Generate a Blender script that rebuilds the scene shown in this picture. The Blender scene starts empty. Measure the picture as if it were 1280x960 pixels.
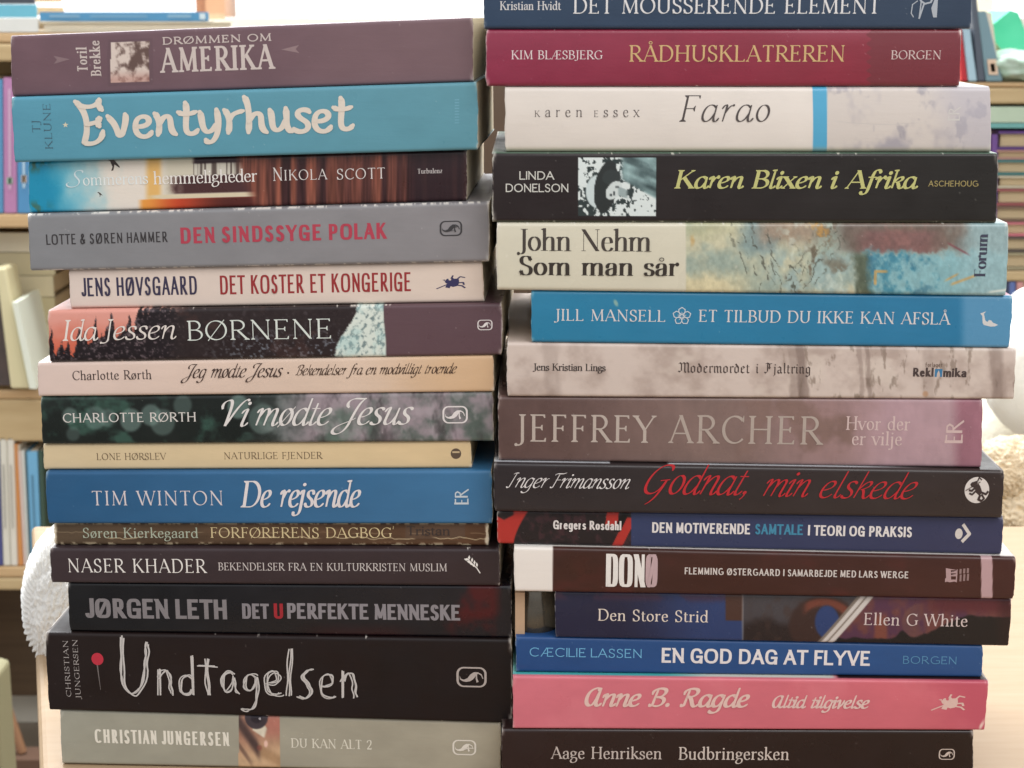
import bpy, math, random
import numpy as np
from mathutils import Vector

# ---------------------------------------------------------------- camera, light, exposure
SC = bpy.context.scene
COL = SC.collection
F_PX, PITCH, HC = 2000.0, math.radians(13.0), 0.352          # measured on the 1280 x 960 photograph
cam_d = bpy.data.cameras.new('camera'); cam = bpy.data.objects.new('camera', cam_d); COL.objects.link(cam)
cam.location = (0, 0, HC); cam.rotation_euler = (math.radians(90) - PITCH, 0, 0)
cam_d.sensor_width = 36.0; cam_d.lens = 36.0 * F_PX / 1280.0
cam_d.clip_start = 0.02; cam_d.clip_end = 60
cam_d.dof.use_dof = True; cam_d.dof.focus_distance = 0.728; cam_d.dof.aperture_fstop = 23
SC.camera = cam
SC.view_settings.view_transform = 'Standard'; SC.view_settings.look = 'None'
SC.view_settings.exposure = 0.0; SC.view_settings.gamma = 1.0
try:
    SC.cycles.use_denoising = True; SC.cycles.max_bounces = 8
except Exception: pass

wd = bpy.data.worlds.new("World"); SC.world = wd; wd.use_nodes = True
_nt = wd.node_tree; _bg = _nt.nodes['Background']; _tc = _nt.nodes.new('ShaderNodeTexCoord'); _sx = _nt.nodes.new('ShaderNodeSeparateXYZ'); _rp = _nt.nodes.new('ShaderNodeValToRGB'); _mr = _nt.nodes.new('ShaderNodeMapRange')
_mr.inputs[1].default_value = -1; _mr.inputs[2].default_value = 1                    # dim floor, pale walls, bright ceiling of the room around the camera
_nt.links.new(_tc.outputs['Generated'], _sx.inputs[0]); _nt.links.new(_sx.outputs['Z'], _mr.inputs[0]); _nt.links.new(_mr.outputs[0], _rp.inputs[0]); _nt.links.new(_rp.outputs[0], _bg.inputs[0])
_rp.color_ramp.elements[0].position = .30; _rp.color_ramp.elements[0].color = (.20, .18, .165, 1)
_rp.color_ramp.elements[1].position = .56; _rp.color_ramp.elements[1].color = (.96, .975, 1, 1)
_e = _rp.color_ramp.elements.new(.47); _e.color = (.52, .50, .48, 1)
_bg.inputs[1].default_value = 1.0

def lamp(name, loc, target, size, power, colr):
    l = bpy.data.lights.new(name, 'AREA'); l.shape = 'RECTANGLE'; l.size, l.size_y = size; l.energy = power; l.color = colr
    o = bpy.data.objects.new(name, l); COL.objects.link(o); o.location = loc
    o.rotation_euler = (Vector(target) - Vector(loc)).to_track_quat('-Z', 'Y').to_euler(); return o
lamp('front_fill', (0.7, -0.8, 1.9), (0, .7, .15), (1.6, 1.2), 29, (1, .98, .96))  # added soft fill from the front, no lamp stands there
lamp('window_light', (-0.3, 2.0, 1.55), (0, .75, .2), (1.8, .9), 85, (.93, .97, 1))

# ---------------------------------------------------------------- helpers
def ray(px, py):
    a, b = (px - 640) / F_PX, (480 - py) / F_PX
    return Vector((a, math.cos(PITCH) + b * math.sin(PITCH), -math.sin(PITCH) + b * math.cos(PITCH)))
def on_plane(px, py, p0, n):
    r = ray(px, py); c = Vector((0, 0, HC)); t = (Vector(p0) - c).dot(n) / r.dot(n); return c + r * t
def at_y(px, py, Y): return on_plane(px, py, (0, Y, 0), Vector((0, 1, 0)))
def at_z(px, py, z=0.0): return on_plane(px, py, (0, 0, z), Vector((0, 0, 1)))
def lin(c):
    c = np.clip(np.asarray(c, float), 0, 1); return np.where(c <= .04045, c / 12.92, ((c + .055) / 1.055) ** 2.4)
def rgb(r, g, b): return tuple(lin(np.array((r, g, b)) / 255.0)) + (1.0,)
def tag(o, label=None, cat=None, group=None, kind=None):
    if label: o['label'] = label
    if cat: o['category'] = cat
    if group: o['group'] = group
    if kind: o['kind'] = kind
    return o
def empty(name, loc, rz=0):
    o = bpy.data.objects.new(name, None); COL.objects.link(o); o.location = loc; o.rotation_euler = (0, 0, rz); o.empty_display_size = .02; return o
def mesh_obj(name, verts, faces, mat, parent=None, smooth=False):
    me = bpy.data.meshes.new(name); me.from_pydata([tuple(v) for v in verts], [], [tuple(f) for f in faces]); me.update()
    if mat: me.materials.append(mat)
    if smooth: me.polygons.foreach_set('use_smooth', [True] * len(me.polygons))
    o = bpy.data.objects.new(name, me); COL.objects.link(o)
    if parent: o.parent = parent
    return o
def box_vf(x0, x1, y0, y1, z0, z1):
    return ([(x0,y0,z0),(x1,y0,z0),(x1,y1,z0),(x0,y1,z0),(x0,y0,z1),(x1,y0,z1),(x1,y1,z1),(x0,y1,z1)],
            [(0,3,2,1),(4,5,6,7),(0,1,5,4),(1,2,6,5),(2,3,7,6),(3,0,4,7)])
def bevel(o, w, seg=2):
    m = o.modifiers.new('bevel', 'BEVEL'); m.width = w; m.segments = seg; m.limit_method = 'ANGLE'; m.harden_normals = False; return o
def box(name, x0, x1, y0, y1, z0, z1, mat, parent=None, bv=0):
    o = mesh_obj(name, *box_vf(x0, x1, y0, y1, z0, z1), mat, parent)
    if bv: bevel(o, bv)
    return o

# value noise on photograph-sized coordinates
def vn(x, y, seed=0):
    xi, yi = np.floor(x).astype(np.int64), np.floor(y).astype(np.int64); fx, fy = x - xi, y - yi
    fx, fy = fx*fx*(3-2*fx), fy*fy*(3-2*fy)
    def h(a, b):
        n = (a * 374761393 + b * 668265263 + seed * 974711) & 0xffffffff
        n = ((n ^ (n >> 13)) * 1274126177) & 0xffffffff
        return ((n ^ (n >> 16)) & 0xffff) / 65535.0
    return (h(xi,yi)*(1-fx) + h(xi+1,yi)*fx)*(1-fy) + (h(xi,yi+1)*(1-fx) + h(xi+1,yi+1)*fx)*fy
def fbm(x, y, seed=0, o=4):
    s, a, t = 0, .5, 0
    for k in range(o):
        s = s + a * vn(x * 2**k, y * 2**k, seed + k * 17); t += a; a *= .55
    return s / t
def ss(a, b, x):
    t = np.clip((x - a) / (b - a), 0, 1); return t*t*(3-2*t)
def C(r, g, b): return np.array((r, g, b), float) / 255
def mix(a, b, t):
    t = np.asarray(t)[..., None]; return a * (1 - t) + b * t

# ---------------------------------------------------------------- materials
def new_mat(name):
    m = bpy.data.materials.new(name); m.use_nodes = True; nt = m.node_tree; return m, nt, nt.nodes['Principled BSDF']
def plain(name, c, rough=.5, spec=.5, metal=0, noise=0, nscale=60, bump=0, coat=0, c2=None, stretch=(1,1,1)):
    m, nt, p = new_mat(name)
    p.inputs['Base Color'].default_value = c; p.inputs['Roughness'].default_value = rough; p.inputs['Metallic'].default_value = metal
    p.inputs['Specular IOR Level'].default_value = spec; p.inputs['Coat Weight'].default_value = coat
    if noise or bump:
        tc = nt.nodes.new('ShaderNodeTexCoord'); mp = nt.nodes.new('ShaderNodeMapping'); mp.inputs['Scale'].default_value = stretch
        n = nt.nodes.new('ShaderNodeTexNoise'); n.inputs['Scale'].default_value = nscale; n.inputs['Detail'].default_value = 6
        nt.links.new(tc.outputs['Object'], mp.inputs[0]); nt.links.new(mp.outputs[0], n.inputs['Vector'])
        if noise:
            mx = nt.nodes.new('ShaderNodeMix'); mx.data_type = 'RGBA'
            mx.inputs[6].default_value = c; mx.inputs[7].default_value = c2 or tuple(v * (1 - noise) for v in c[:3]) + (1,)
            nt.links.new(n.outputs['Fac'], mx.inputs[0]); nt.links.new(mx.outputs[2], p.inputs['Base Color'])
        if bump:
            b = nt.nodes.new('ShaderNodeBump'); b.inputs['Strength'].default_value = bump; b.inputs['Distance'].default_value = .001
            nt.links.new(n.outputs['Fac'], b.inputs['Height']); nt.links.new(b.outputs[0], p.inputs['Normal'])
    return m
_cm = {}
def cover_mat(rough, coat):
    k = (rough, coat)
    if k in _cm: return _cm[k]
    m, nt, p = new_mat('printed_cover'); a = nt.nodes.new('ShaderNodeAttribute'); a.attribute_name = 'Col'
    nt.links.new(a.outputs['Color'], p.inputs['Base Color'])
    p.inputs['Coat Weight'].default_value = coat * .6; p.inputs['Coat Roughness'].default_value = .22; p.inputs['Specular IOR Level'].default_value = .26
    tc = nt.nodes.new('ShaderNodeTexCoord')
    n = nt.nodes.new('ShaderNodeTexNoise'); n.inputs['Scale'].default_value = 55; n.inputs['Detail'].default_value = 5; nt.links.new(tc.outputs['Object'], n.inputs['Vector'])
    r = nt.nodes.new('ShaderNodeMapRange'); r.inputs[1].default_value = .3; r.inputs[2].default_value = .7; r.inputs[3].default_value = max(.12, rough - .14); r.inputs[4].default_value = rough + .16
    nt.links.new(n.outputs['Fac'], r.inputs[0]); nt.links.new(r.outputs[0], p.inputs['Roughness'])
    mp = nt.nodes.new('ShaderNodeMapping'); mp.inputs['Scale'].default_value = (.35, 1, 2.2); nt.links.new(tc.outputs['Object'], mp.inputs[0])
    n2 = nt.nodes.new('ShaderNodeTexNoise'); n2.inputs['Scale'].default_value = 34; n2.inputs['Detail'].default_value = 7; n2.inputs['Roughness'].default_value = .62; nt.links.new(mp.outputs[0], n2.inputs['Vector'])
    b = nt.nodes.new('ShaderNodeBump'); b.inputs['Strength'].default_value = .3; b.inputs['Distance'].default_value = .0009
    nt.links.new(n2.outputs['Fac'], b.inputs['Height']); nt.links.new(b.outputs[0], p.inputs['Normal'])
    _cm[k] = m; return m
def page_mat(name, c):
    m, nt, p = new_mat(name); p.inputs['Roughness'].default_value = .85; p.inputs['Specular IOR Level'].default_value = .15
    tc = nt.nodes.new('ShaderNodeTexCoord'); mp = nt.nodes.new('ShaderNodeMapping'); mp.inputs['Scale'].default_value = (6, 6, 4000)
    n = nt.nodes.new('ShaderNodeTexNoise'); n.inputs['Scale'].default_value = 1.0; n.inputs['Detail'].default_value = 2
    nt.links.new(tc.outputs['Object'], mp.inputs[0]); nt.links.new(mp.outputs[0], n.inputs['Vector'])
    mx = nt.nodes.new('ShaderNodeMix'); mx.data_type = 'RGBA'; mx.inputs[6].default_value = tuple(v*.72 for v in c[:3]) + (1,); mx.inputs[7].default_value = c
    nt.links.new(n.outputs['Fac'], mx.inputs[0]); nt.links.new(mx.outputs[2], p.inputs['Base Color'])
    b = nt.nodes.new('ShaderNodeBump'); b.inputs['Strength'].default_value = .4; b.inputs['Distance'].default_value = .0004
    nt.links.new(n.outputs['Fac'], b.inputs['Height']); nt.links.new(b.outputs[0], p.inputs['Normal']); return m
PAGES = page_mat('page_edges', rgb(242, 232, 212)); PAGES_OLD = page_mat('page_edges_yellowed', rgb(205, 184, 148))
_ink = {}
def ink(c, metal=0):
    k = (tuple(c), metal)
    if k not in _ink: _ink[k] = plain('printed_ink' if not metal else 'foil_ink', rgb(*c), .42 if not metal else .3, .4, metal, noise=.12, nscale=900)
    return _ink[k]

# ---------------------------------------------------------------- lettering: a stroke font written as pen paths
# A glyph is (advance, strokes).  Stroke: pen class (s stem, h hairline, a broad nib), points, 'c' cubic, 'e' elliptic arc, /start+end serifs.
CAPS = {
'A': (76, "h 6,0 38,103 /f-; s 37,103 70,0 /-f; h 19,34 58,34"),
'B': (64, "s 14,0 14,100 /ll; a 10,100 30,100 e 30,76.5 21,23.5 90 -90 14,53; a 14,53 32,53 e 32,26.5 26,26.5 90 -90 10,0"),
'C': (74, "a e 43,50 36,50 42 318 /k-"),
'D': (80, "s 14,0 14,100 /ll; a 10,100 36,100 e 36,50 36,50 90 -90 10,0"),
'E': (63, "s 14,0 14,100 /ll; h 14,100 54,100 /-d; h 14,52 45,52 /-v; h 14,0 57,0 /-u"),
'F': (58, "s 14,0 14,100 /fl; h 14,100 53,100 /-d; h 14,50 44,50 /-v"),
'G': (80, "a e 43,50 36,50 42 312 /k-; s 69,8 69,44 /-f"),
'H': (82, "s 14,0 14,100 /ff; s 68,0 68,100 /ff; h 14,52 68,52"),
'I': (30, "s 15,0 15,100 /ff"),
'J': (34, "a 20,100 20,4 c 20,-14 8,-20 -3,-15 /ft"),
'K': (76, "s 14,0 14,100 /ff; h 17,44 60,100 /-f; s 31,60 68,0 /-f"),
'L': (60, "s 14,0 14,100 /fl; h 14,0 56,0 /-u"),
'M': (96, "h 13,0 17,100 /fl; s 16,100 48,2; h 47,2 79,100; s 79,100 82,0 /rf"),
'N': (83, "h 14,0 14,100 /fl; s 13,100 69,0; h 69,0 69,100 /-f"),
'O': (86, "a e 43,50 36,50 110 470"),
'P': (62, "s 14,0 14,100 /fl; a 10,100 32,100 e 32,73 25,27 90 -90 14,46"),
'R': (70, "s 14,0 14,100 /fl; a 10,100 32,100 e 32,74.5 23,25.5 90 -90 14,49; s 32,49 66,0 /-f"),
'S': (55, "a 45,78 c 42,94 36,100 27,100 c 15,100 9,90 9,78 c 9,60 20,56 28,51 c 39,45 47,40 47,25 c 47,10 39,0 27,0 c 16,0 9,6 7,23 /kK"),
'T': (66, "s 33,0 33,100 /f-; h 5,100 61,100 /dd"),
'U': (80, "a 14,100 14,32 e 40,32 26,32 180 360 66,100 /ff"),
'V': (74, "s 5,100 38,-2 /f-; h 37,-2 69,100 /-f"),
'W': (106, "s 4,100 31,-2 /f-; h 30,-2 53,100; s 52,100 79,-2 /f-; h 78,-2 102,100 /-f"),
'X': (72, "s 8,100 66,0 /ff; h 64,100 6,0 /ff"),
'Y': (70, "s 3,100 35,46 /f-; h 35,46 67,100 /-f; s 35,46 35,0 /-f"),
'Z': (64, "h 8,100 56,100 /u-; s 54,99 10,1; h 8,0 58,0 /-u"),
'Æ': (98, "h 3,0 44,100 /f-; s 51,0 51,100 /l-; h 42,100 89,100 /-d; h 51,52 80,52 /-v; h 51,0 93,0 /-u; h 19,36 51,36"),
'Ø': (86, "a e 43,50 36,50 110 470; h 13,-5 73,105"),
'Å': (76, "h 6,0 38,103 /f-; s 37,103 70,0 /-f; h 19,34 58,34; h e 38,118 8,8 0 360"),
'2': (54, "a 8,74 c 10,92 18,100 28,100 c 40,100 46,92 46,78 c 46,56 30,34 8,4; s 6,4 50,4 /-u"),
'&': (76, "a 66,2 c 52,10 24,60 24,80 c 24,92 30,100 38,100 c 46,100 51,92 51,82 c 51,66 12,52 12,26 c 12,8 24,0 35,0 c 52,0 62,18 64,46 /-f"),
'.': (24, "o 12,6"), ',': (24, "o 12,7; h 14,8 c 14,-4 10,-12 5,-17"), '·': (30, "o 15,32"), "'": (20, "h 10,104 8,76"),
}
LOW = {
'a': (50, "a 9,48 c 12,60 18,64 25,64 c 36,64 39,56 39,46 39,12 c 39,3 43,1 49,3 /t-; a 39,38 c 20,36 8,30 8,16 c 8,6 14,0 21,0 c 30,0 36,6 39,14"),
'b': (58, "s 12,0 12,104 /-g; a e 31,32 20,32 152 -152"),
'c': (48, "a e 29,32 21,32 48 312 /t-"),
'd': (58, "s 46,104 46,0 /gr; a e 27,32 20,32 28 332"),
'e': (50, "h 9,37 43,37; a 42,37 c 42,56 36,64 27,64 c 14,64 8,52 8,33 c 8,12 16,0 28,0 c 36,0 42,6 45,15"),
'f': (33, "a 37,95 c 35,102 31,104 27,104 c 19,104 15,97 15,84 15,0 /tf; h 3,64 31,64"),
'g': (51, "a e 24,46 16,18 90 450; a 14,30 c 6,23 7,13 18,12 34,11 c 47,9 48,-2 46,-12 c 42,-28 27,-33 17,-32 c 5,-30 1,-18 6,-9 c 9,-3 12,3 20,6; h 36,57 50,61"),
'h': (60, "s 13,0 13,104 /fg; a 13,44 c 18,57 26,64 34,64 c 44,64 47,56 47,44 47,0 /-f"),
'i': (28, "s 14,0 14,64 /fg; o 14,90"),
'j': (27, "a 14,64 14,-14 c 14,-30 6,-36 -4,-32 /gt; o 14,90"),
'k': (57, "s 13,0 13,104 /fg; h 14,26 44,64 /-f; s 24,38 52,0 /-f"),
'l': (28, "s 14,0 14,104 /fg"),
'm': (92, "s 13,0 13,64 /fg; a 13,44 c 18,57 25,64 32,64 c 42,64 45,56 45,44 45,0 /-f; a 45,44 c 50,57 58,64 65,64 c 75,64 78,56 78,44 78,0 /-f"),
'n': (60, "s 13,0 13,64 /fg; a 13,44 c 18,57 26,64 34,64 c 44,64 47,56 47,44 47,0 /-f"),
'o': (54, "a e 27,32 20,32 110 470"),
'p': (58, "s 12,-34 12,64 /fg; a e 31,32 20,32 152 -152"),
'r': (41, "s 13,0 13,64 /fg; a 13,42 c 17,56 24,64 35,61 /-t"),
's': (42, "a 34,50 c 32,60 27,64 21,64 c 13,64 8,58 8,50 c 8,39 16,36 22,33 c 29,29 36,26 36,16 c 36,6 29,0 21,0 c 13,0 8,4 6,15 /kK"),
't': (35, "a 15,83 15,15 c 15,4 20,0 26,0 c 30,0 33,3 36,7; h 3,64 31,64"),
'u': (60, "a 13,64 13,20 c 13,6 18,0 27,0 c 36,0 42,6 46,18 /g-; s 46,64 46,0 /gr"),
'v': (52, "s 4,64 27,-1 /f-; h 26,-1 48,64 /-f"),
'w': (78, "s 4,64 24,-1 /f-; h 23,-1 40,64; s 39,64 58,-1 /f-; h 57,-1 74,64 /-f"),
'x': (52, "s 7,64 45,0 /ff; h 44,64 7,0 /ff"),
'y': (52, "s 4,64 27,0 /f-; h 48,64 20,-22 c 16,-33 8,-36 2,-29 /ft"),
'ø': (54, "a e 27,32 20,32 110 470; h 7,-6 47,70"),
'z': (48, "h 6,64 42,64; s 40,63 8,1; h 6,0 43,0"),
'å': (50, "a 9,48 c 12,60 18,64 25,64 c 36,64 39,56 39,46 39,12 c 39,3 43,1 49,3 /t-; a 39,38 c 20,36 8,30 8,16 c 8,6 14,0 21,0 c 30,0 36,6 39,14; h e 25,88 8.5,8.5 0 360"),
}
SAN = {
'J': (48, "a 35,100 35,26 e 20,26 15,26 0 -168"), 'G': (80, "a e 43,50 36,50 46 270 c 60,0 72,6 78,14 79,14 79,46 48,46"),
'G.': (74, "a e 40,50 31,50 20 330; h 46,44 71,44; s 69,44 69,0"),
'y': (52, "s 4,64 28,2; a 49,64 24,-20 c 20,-32 12,-35 4,-32"), 't': (36, "a 17,84 17,15 c 17,4 24,0 34,2; h 4,64 34,64"),
'g': (58, "a e 27,32 20,32 28 332; a 46,64 46,-10 c 46,-34 20,-38 9,-26"),
'a': (52, "a 8,48 c 12,60 18,64 25,64 c 37,64 42,58 42,46 42,0; a 42,38 c 20,36 8,30 8,16 c 8,6 14,0 21,0 c 30,0 38,6 42,14"),
'l': (26, "s 13,0 13,104"), 'i': (26, "s 13,0 13,64; o 13,92"), 'f': (33, "a 35,104 c 19,106 15,97 15,84 15,0; h 3,64 31,64"),
}
_x = " c 41,4 44,0 47,0 c 51,0 54,5 57,14"
ITA = {
'a': (52, "a 42,52 c 38,60 33,64 27,64 c 14,64 6,44 6,24 c 6,8 12,0 19,0 c 29,0 38,16 42,36; a 43,64 41,14"+_x),
'b': (48, "a 12,104 8,24 c 8,8 14,0 22,0 c 36,0 42,18 42,38 c 42,54 38,64 30,64 c 20,64 12,50 9,34 /g-"),
'c': (44, "a 38,52 c 37,60 33,64 27,64 c 14,64 6,44 6,25 c 6,8 14,0 23,0 c 31,0 37,6 42,14 /t-"),
'd': (52, "a 42,52 c 38,60 33,64 27,64 c 14,64 6,44 6,24 c 6,8 12,0 19,0 c 29,0 38,16 42,36; a 44,104 41,14"+_x+" /g-"),
'e': (44, "a 8,28 c 22,30 37,38 37,52 c 37,60 33,64 27,64 c 14,64 6,44 6,25 c 6,8 13,0 22,0 c 31,0 37,7 42,15"),
'f': (32, "a 44,95 c 43,102 39,105 34,105 c 24,105 20,88 18,64 13,-6 c 11,-26 6,-35 -2,-35 c -8,-35 -11,-32 -12,-27 /tt; h 3,63 34,63"),
'g': (49, "a 42,52 c 38,60 33,64 27,64 c 14,64 6,44 6,24 c 6,8 12,0 19,0 c 29,0 38,16 42,36; a 43,64 38,-8 c 35,-28 26,-36 14,-35 c 5,-34 1,-29 1,-23 /-t"),
'h': (54, "a 13,104 8,0 /g-; a 10,30 c 18,52 27,64 36,64 c 44,64 44,54 43,44 41,14"+_x),
'i': (26, "a 1,48 c 5,58 8,64 12,64 c 16,64 15,58 14,50 11,14 c 10,4 13,0 16,0 c 20,0 24,5 27,14; o 15,88"),
'j': (25, "a 1,48 c 5,58 8,64 12,64 c 16,64 15,58 14,50 10,-10 c 8,-28 0,-35 -10,-34 c -16,-33 -18,-28 -17,-24 /-t; o 15,88"),
'k': (48, "a 13,104 8,0 /g-; a 10,30 c 16,50 26,64 34,64 c 40,64 41,58 40,52 c 38,42 26,36 16,33; a 20,34 c 27,32 30,20 32,12 c 34,4 37,0 41,0 c 45,0 48,5 51,14"),
'l': (26, "a 14,104 10,14 c 10,4 13,0 16,0 c 20,0 24,5 27,14 /g-"),
'm': (80, "a 2,48 c 5,58 8,64 12,64 c 16,64 15,57 14,48 11,0; a 13,30 c 19,52 26,64 33,64 c 40,64 41,54 40,46 37,0; a 39,30 c 45,52 53,64 60,64 c 68,64 68,54 67,44 65,14 c 65,4 68,0 71,0 c 75,0 79,5 82,14"),
'n': (54, "a 2,48 c 5,58 8,64 12,64 c 16,64 15,57 14,48 11,0; a 13,30 c 20,52 28,64 36,64 c 44,64 44,54 43,44 41,14"+_x),
'o': (47, "a e 24,32 17.5,32 100 460"),
'p': (50, "a 2,48 c 5,58 8,64 12,64 c 16,64 15,57 14,48 8,-34 /-f; a 11,20 c 13,6 17,0 24,0 c 36,0 43,18 43,38 c 43,54 39,64 31,64 c 22,64 14,50 12,34"),
'r': (38, "a 2,48 c 5,58 8,64 12,64 c 16,64 15,57 14,48 11,0; a 13,30 c 19,52 26,64 35,63 /-t"),
's': (38, "a 33,54 c 32,61 28,64 22,64 c 14,64 10,58 10,51 c 10,40 18,36 23,32 c 29,27 32,22 32,15 c 32,5 26,0 18,0 c 10,0 5,4 4,11 /tt"),
't': (30, "a 17,84 12,14 c 11,4 14,0 18,0 c 23,0 28,6 31,14; h 3,64 30,64"),
'u': (54, "a 1,48 c 5,58 8,64 12,64 c 16,64 15,58 14,50 11,18 c 10,6 14,0 20,0 c 29,0 38,16 42,36; a 44,64 41,14"+_x),
'v': (46, "a 1,50 c 4,60 8,64 12,64 c 18,64 17,40 18,2 c 30,16 42,40 40,64 /-t"),
'w': (68, "a 1,50 c 4,60 8,64 12,64 c 18,64 16,40 17,2 c 26,16 34,40 36,62 c 36,40 36,20 37,2 c 50,16 62,40 60,64 /-t"),
'ø': (47, "a e 24,32 17.5,32 100 460; h 5,-8 44,72"),
}
# swash capitals of the script hands
SWA = {
'A': (70, "a 50,98 c 30,104 8,84 8,44 c 8,14 18,0 28,0 c 42,0 50,40 53,92; a 54,98 50,16 c 50,4 55,0 60,0 c 64,0 67,6 70,14 /--; o 49,93"),
'B': (66, "a 24,98 18,8 c 17,-2 8,0 6,8 /-t; a 6,70 c 4,92 24,102 40,100 c 58,98 60,84 54,70 c 48,56 38,52 30,52 c 50,52 60,44 58,26 c 55,6 38,-3 22,3 /t-"),
'C': (70, "a 60,78 c 62,92 54,100 44,100 c 22,100 6,70 6,36 c 6,12 18,0 34,0 c 48,0 58,10 64,22 /t-"),
'F': (58, "a 30,94 22,4 c 20,-4 10,-2 6,6 /-t; a 4,84 c 10,96 20,96 34,95 c 48,94 60,96 68,104; h 20,52 50,54"),
'G': (78, "a 66,80 c 68,94 60,100 48,100 c 24,100 6,70 6,36 c 6,12 16,0 30,0 c 46,0 58,16 62,46 c 58,0 48,-26 30,-38; h 44,46 72,50"),
'I': (40, "a 8,88 c 14,98 24,98 36,97; a 24,97 14,4 c 12,-6 2,-4 -2,6 /-t"),
'J': (52, "a 14,66 c 0,76 4,96 24,100 c 36,102 46,98 60,101 c 44,92 38,60 30,4 c 24,-30 4,-42 -10,-34 c -20,-28 -16,-12 0,-2 c 16,8 34,14 46,26"),
'R': (72, "a 24,98 18,8 c 17,-2 8,0 6,8 /-t; a 6,70 c 4,92 24,102 40,100 c 58,98 62,84 54,68 c 48,58 38,54 28,54 c 42,50 44,10 56,2 c 62,-2 68,4 72,14 /t-"),
'S': (54, "a 48,84 c 50,96 42,102 32,100 c 18,97 16,78 24,64 c 34,48 44,38 40,20 c 36,2 18,-6 4,2 c -8,10 -8,24 2,28"),
'V': (62, "a 4,66 c -4,84 6,100 18,100 c 30,100 28,70 26,2 c 36,30 48,90 66,102 c 70,103 72,100 72,96"),
}
BLA = {  # broken black-letter hand
'M': (78, "a 4,84 14,96 24,84 24,20 14,6 4,14; a 24,84 38,98 46,86 46,8 54,0; a 46,84 58,98 68,88 68,10 76,2"),
'F': (58, "a 8,92 20,100 34,90 50,98; a 22,94 22,20 12,2 2,10; a 22,52 42,56; a 34,90 34,40"),
'o': (42, "a 10,54 21,64 32,54 32,10 21,0 10,10 10,54"), 'd': (42, "a 32,54 20,64 10,54 10,10 21,0 32,10 32,54 14,90"),
'e': (36, "a 10,54 20,64 30,54 10,30; a 10,54 10,10 20,0 30,8"), 'r': (30, "a 6,58 12,62 12,6 18,0; a 12,54 24,64 30,56"),
'm': (62, "a 5,58 12,62 12,6 18,1; a 12,54 24,64 31,56 31,6 37,1; a 31,54 44,64 51,56 51,6 58,1"),
't': (28, "a 13,82 13,8 20,0 28,6; h 4,62 26,62"), 'i': (22, "a 5,58 12,62 12,6 19,1; o 13,84"), 'j': (22, "a 5,58 12,62 12,-16 2,-30; o 13,84"),
'a': (40, "a 8,56 18,64 28,54 28,8 36,1; a 28,36 10,26 10,8 18,0 28,10"), 'l': (22, "a 6,96 12,102 12,8 19,1"),
'n': (43, "a 5,58 12,62 12,6 18,1; a 12,54 24,64 31,56 31,6 38,1"), 'g': (42, "a 30,54 20,64 10,54 10,12 20,3 30,12; a 30,58 30,-18 18,-30 6,-22"),
}
ART = {  # swelling hand-drawn letters of the blue spine
'E': (76, "a -2,114 c 12,100 22,76 23,46 c 24,20 20,2 14,-14; a 2,106 c 20,92 46,92 58,116; a 56,118 c 52,104 54,96 62,86; a 22,42 c 36,46 50,46 58,60; a 54,62 c 50,50 50,44 54,36; a 13,-12 c 30,-24 58,-16 62,20"),
'v': (56, "a -2,66 c 6,50 14,50 22,8 c 26,2 30,6 32,12 c 38,34 44,60 40,70"), 'e': (50, "a 8,32 c 24,28 42,36 40,50 c 38,64 18,68 10,48 c 2,20 12,-4 32,0 c 38,2 44,8 46,14"),
'n': (58, "a 4,70 c 14,60 18,30 10,4; a 14,34 c 22,58 34,68 40,54 c 44,40 38,14 54,4"), 't': (50, "a 20,100 c 26,80 18,40 20,18 c 22,0 40,0 48,16; a 2,72 c 14,62 30,64 46,72"),
'y': (58, "a 4,70 c 10,50 6,20 18,10 c 28,4 38,20 44,34; a 44,76 c 50,40 48,0 34,-18 c 28,-26 18,-24 16,-16"), 'r': (50, "a 4,74 c 16,62 18,30 12,4; a 14,40 c 22,64 34,66 50,70"),
'h': (58, "a 2,112 c 14,96 14,40 10,4; a 12,36 c 20,60 34,68 40,54 c 44,40 36,14 54,2"), 'u': (58, "a 4,70 c 12,50 4,14 18,8 c 28,4 38,24 42,40; a 42,74 c 46,40 38,8 56,2"),
's': (44, "a 40,60 c 34,72 10,70 12,54 c 14,38 38,34 36,16 c 34,-2 10,-4 2,10"),
}
SCR = {  # scratched school-hand letters
'U': (62, "a 12,104 c 8,60 4,24 16,10 c 28,-4 44,10 50,50 c 52,70 54,86 55,96"), 'n': (44, "a 10,56 8,0; a 9,36 c 18,58 30,60 32,40 c 33,24 34,12 35,2"),
'd': (46, "a 36,86 35,4; a 34,40 c 26,50 10,44 8,22 c 6,4 24,-2 34,16"), 't': (42, "a 22,78 c 20,50 20,20 24,0; a 4,62 38,60"),
'a': (46, "a 34,46 c 20,60 6,40 10,18 c 16,0 30,8 34,40 c 34,24 36,8 42,6"), 'g': (48, "a 36,42 c 22,56 8,40 10,22 c 16,4 30,12 36,40 c 38,10 36,-16 24,-26 c 16,-32 8,-30 2,-26"),
'e': (46, "a 8,26 c 24,24 38,32 34,46 c 26,60 8,50 8,26 c 8,4 26,-4 40,6"), 'l': (26, "a 16,100 c 12,60 10,30 9,0"), 's': (42, "a 34,56 c 24,60 10,50 16,36 c 24,26 32,20 28,6 c 20,-8 6,-6 4,2"),
}
HANDS = {'rom': (CAPS, LOW), 'san': (SAN, CAPS, LOW), 'ita': (CAPS, ITA, LOW), 'swa': (SWA, ITA, CAPS, LOW), 'bla': (BLA, CAPS, LOW), 'art': (ART, LOW), 'scr': (SCR, LOW)}

def style(hand='rom', W=13, T=5, a=18, S=9, st=4, br=5, sh=0, sq=2.0, tr=0, rnd=False, S2=11):
    return dict(hand=hand, W=W, T=T, a=math.radians(a), S=S, st=st, br=br, sh=sh, sq=sq, tr=tr, rnd=rnd, S2=S2)

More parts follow.
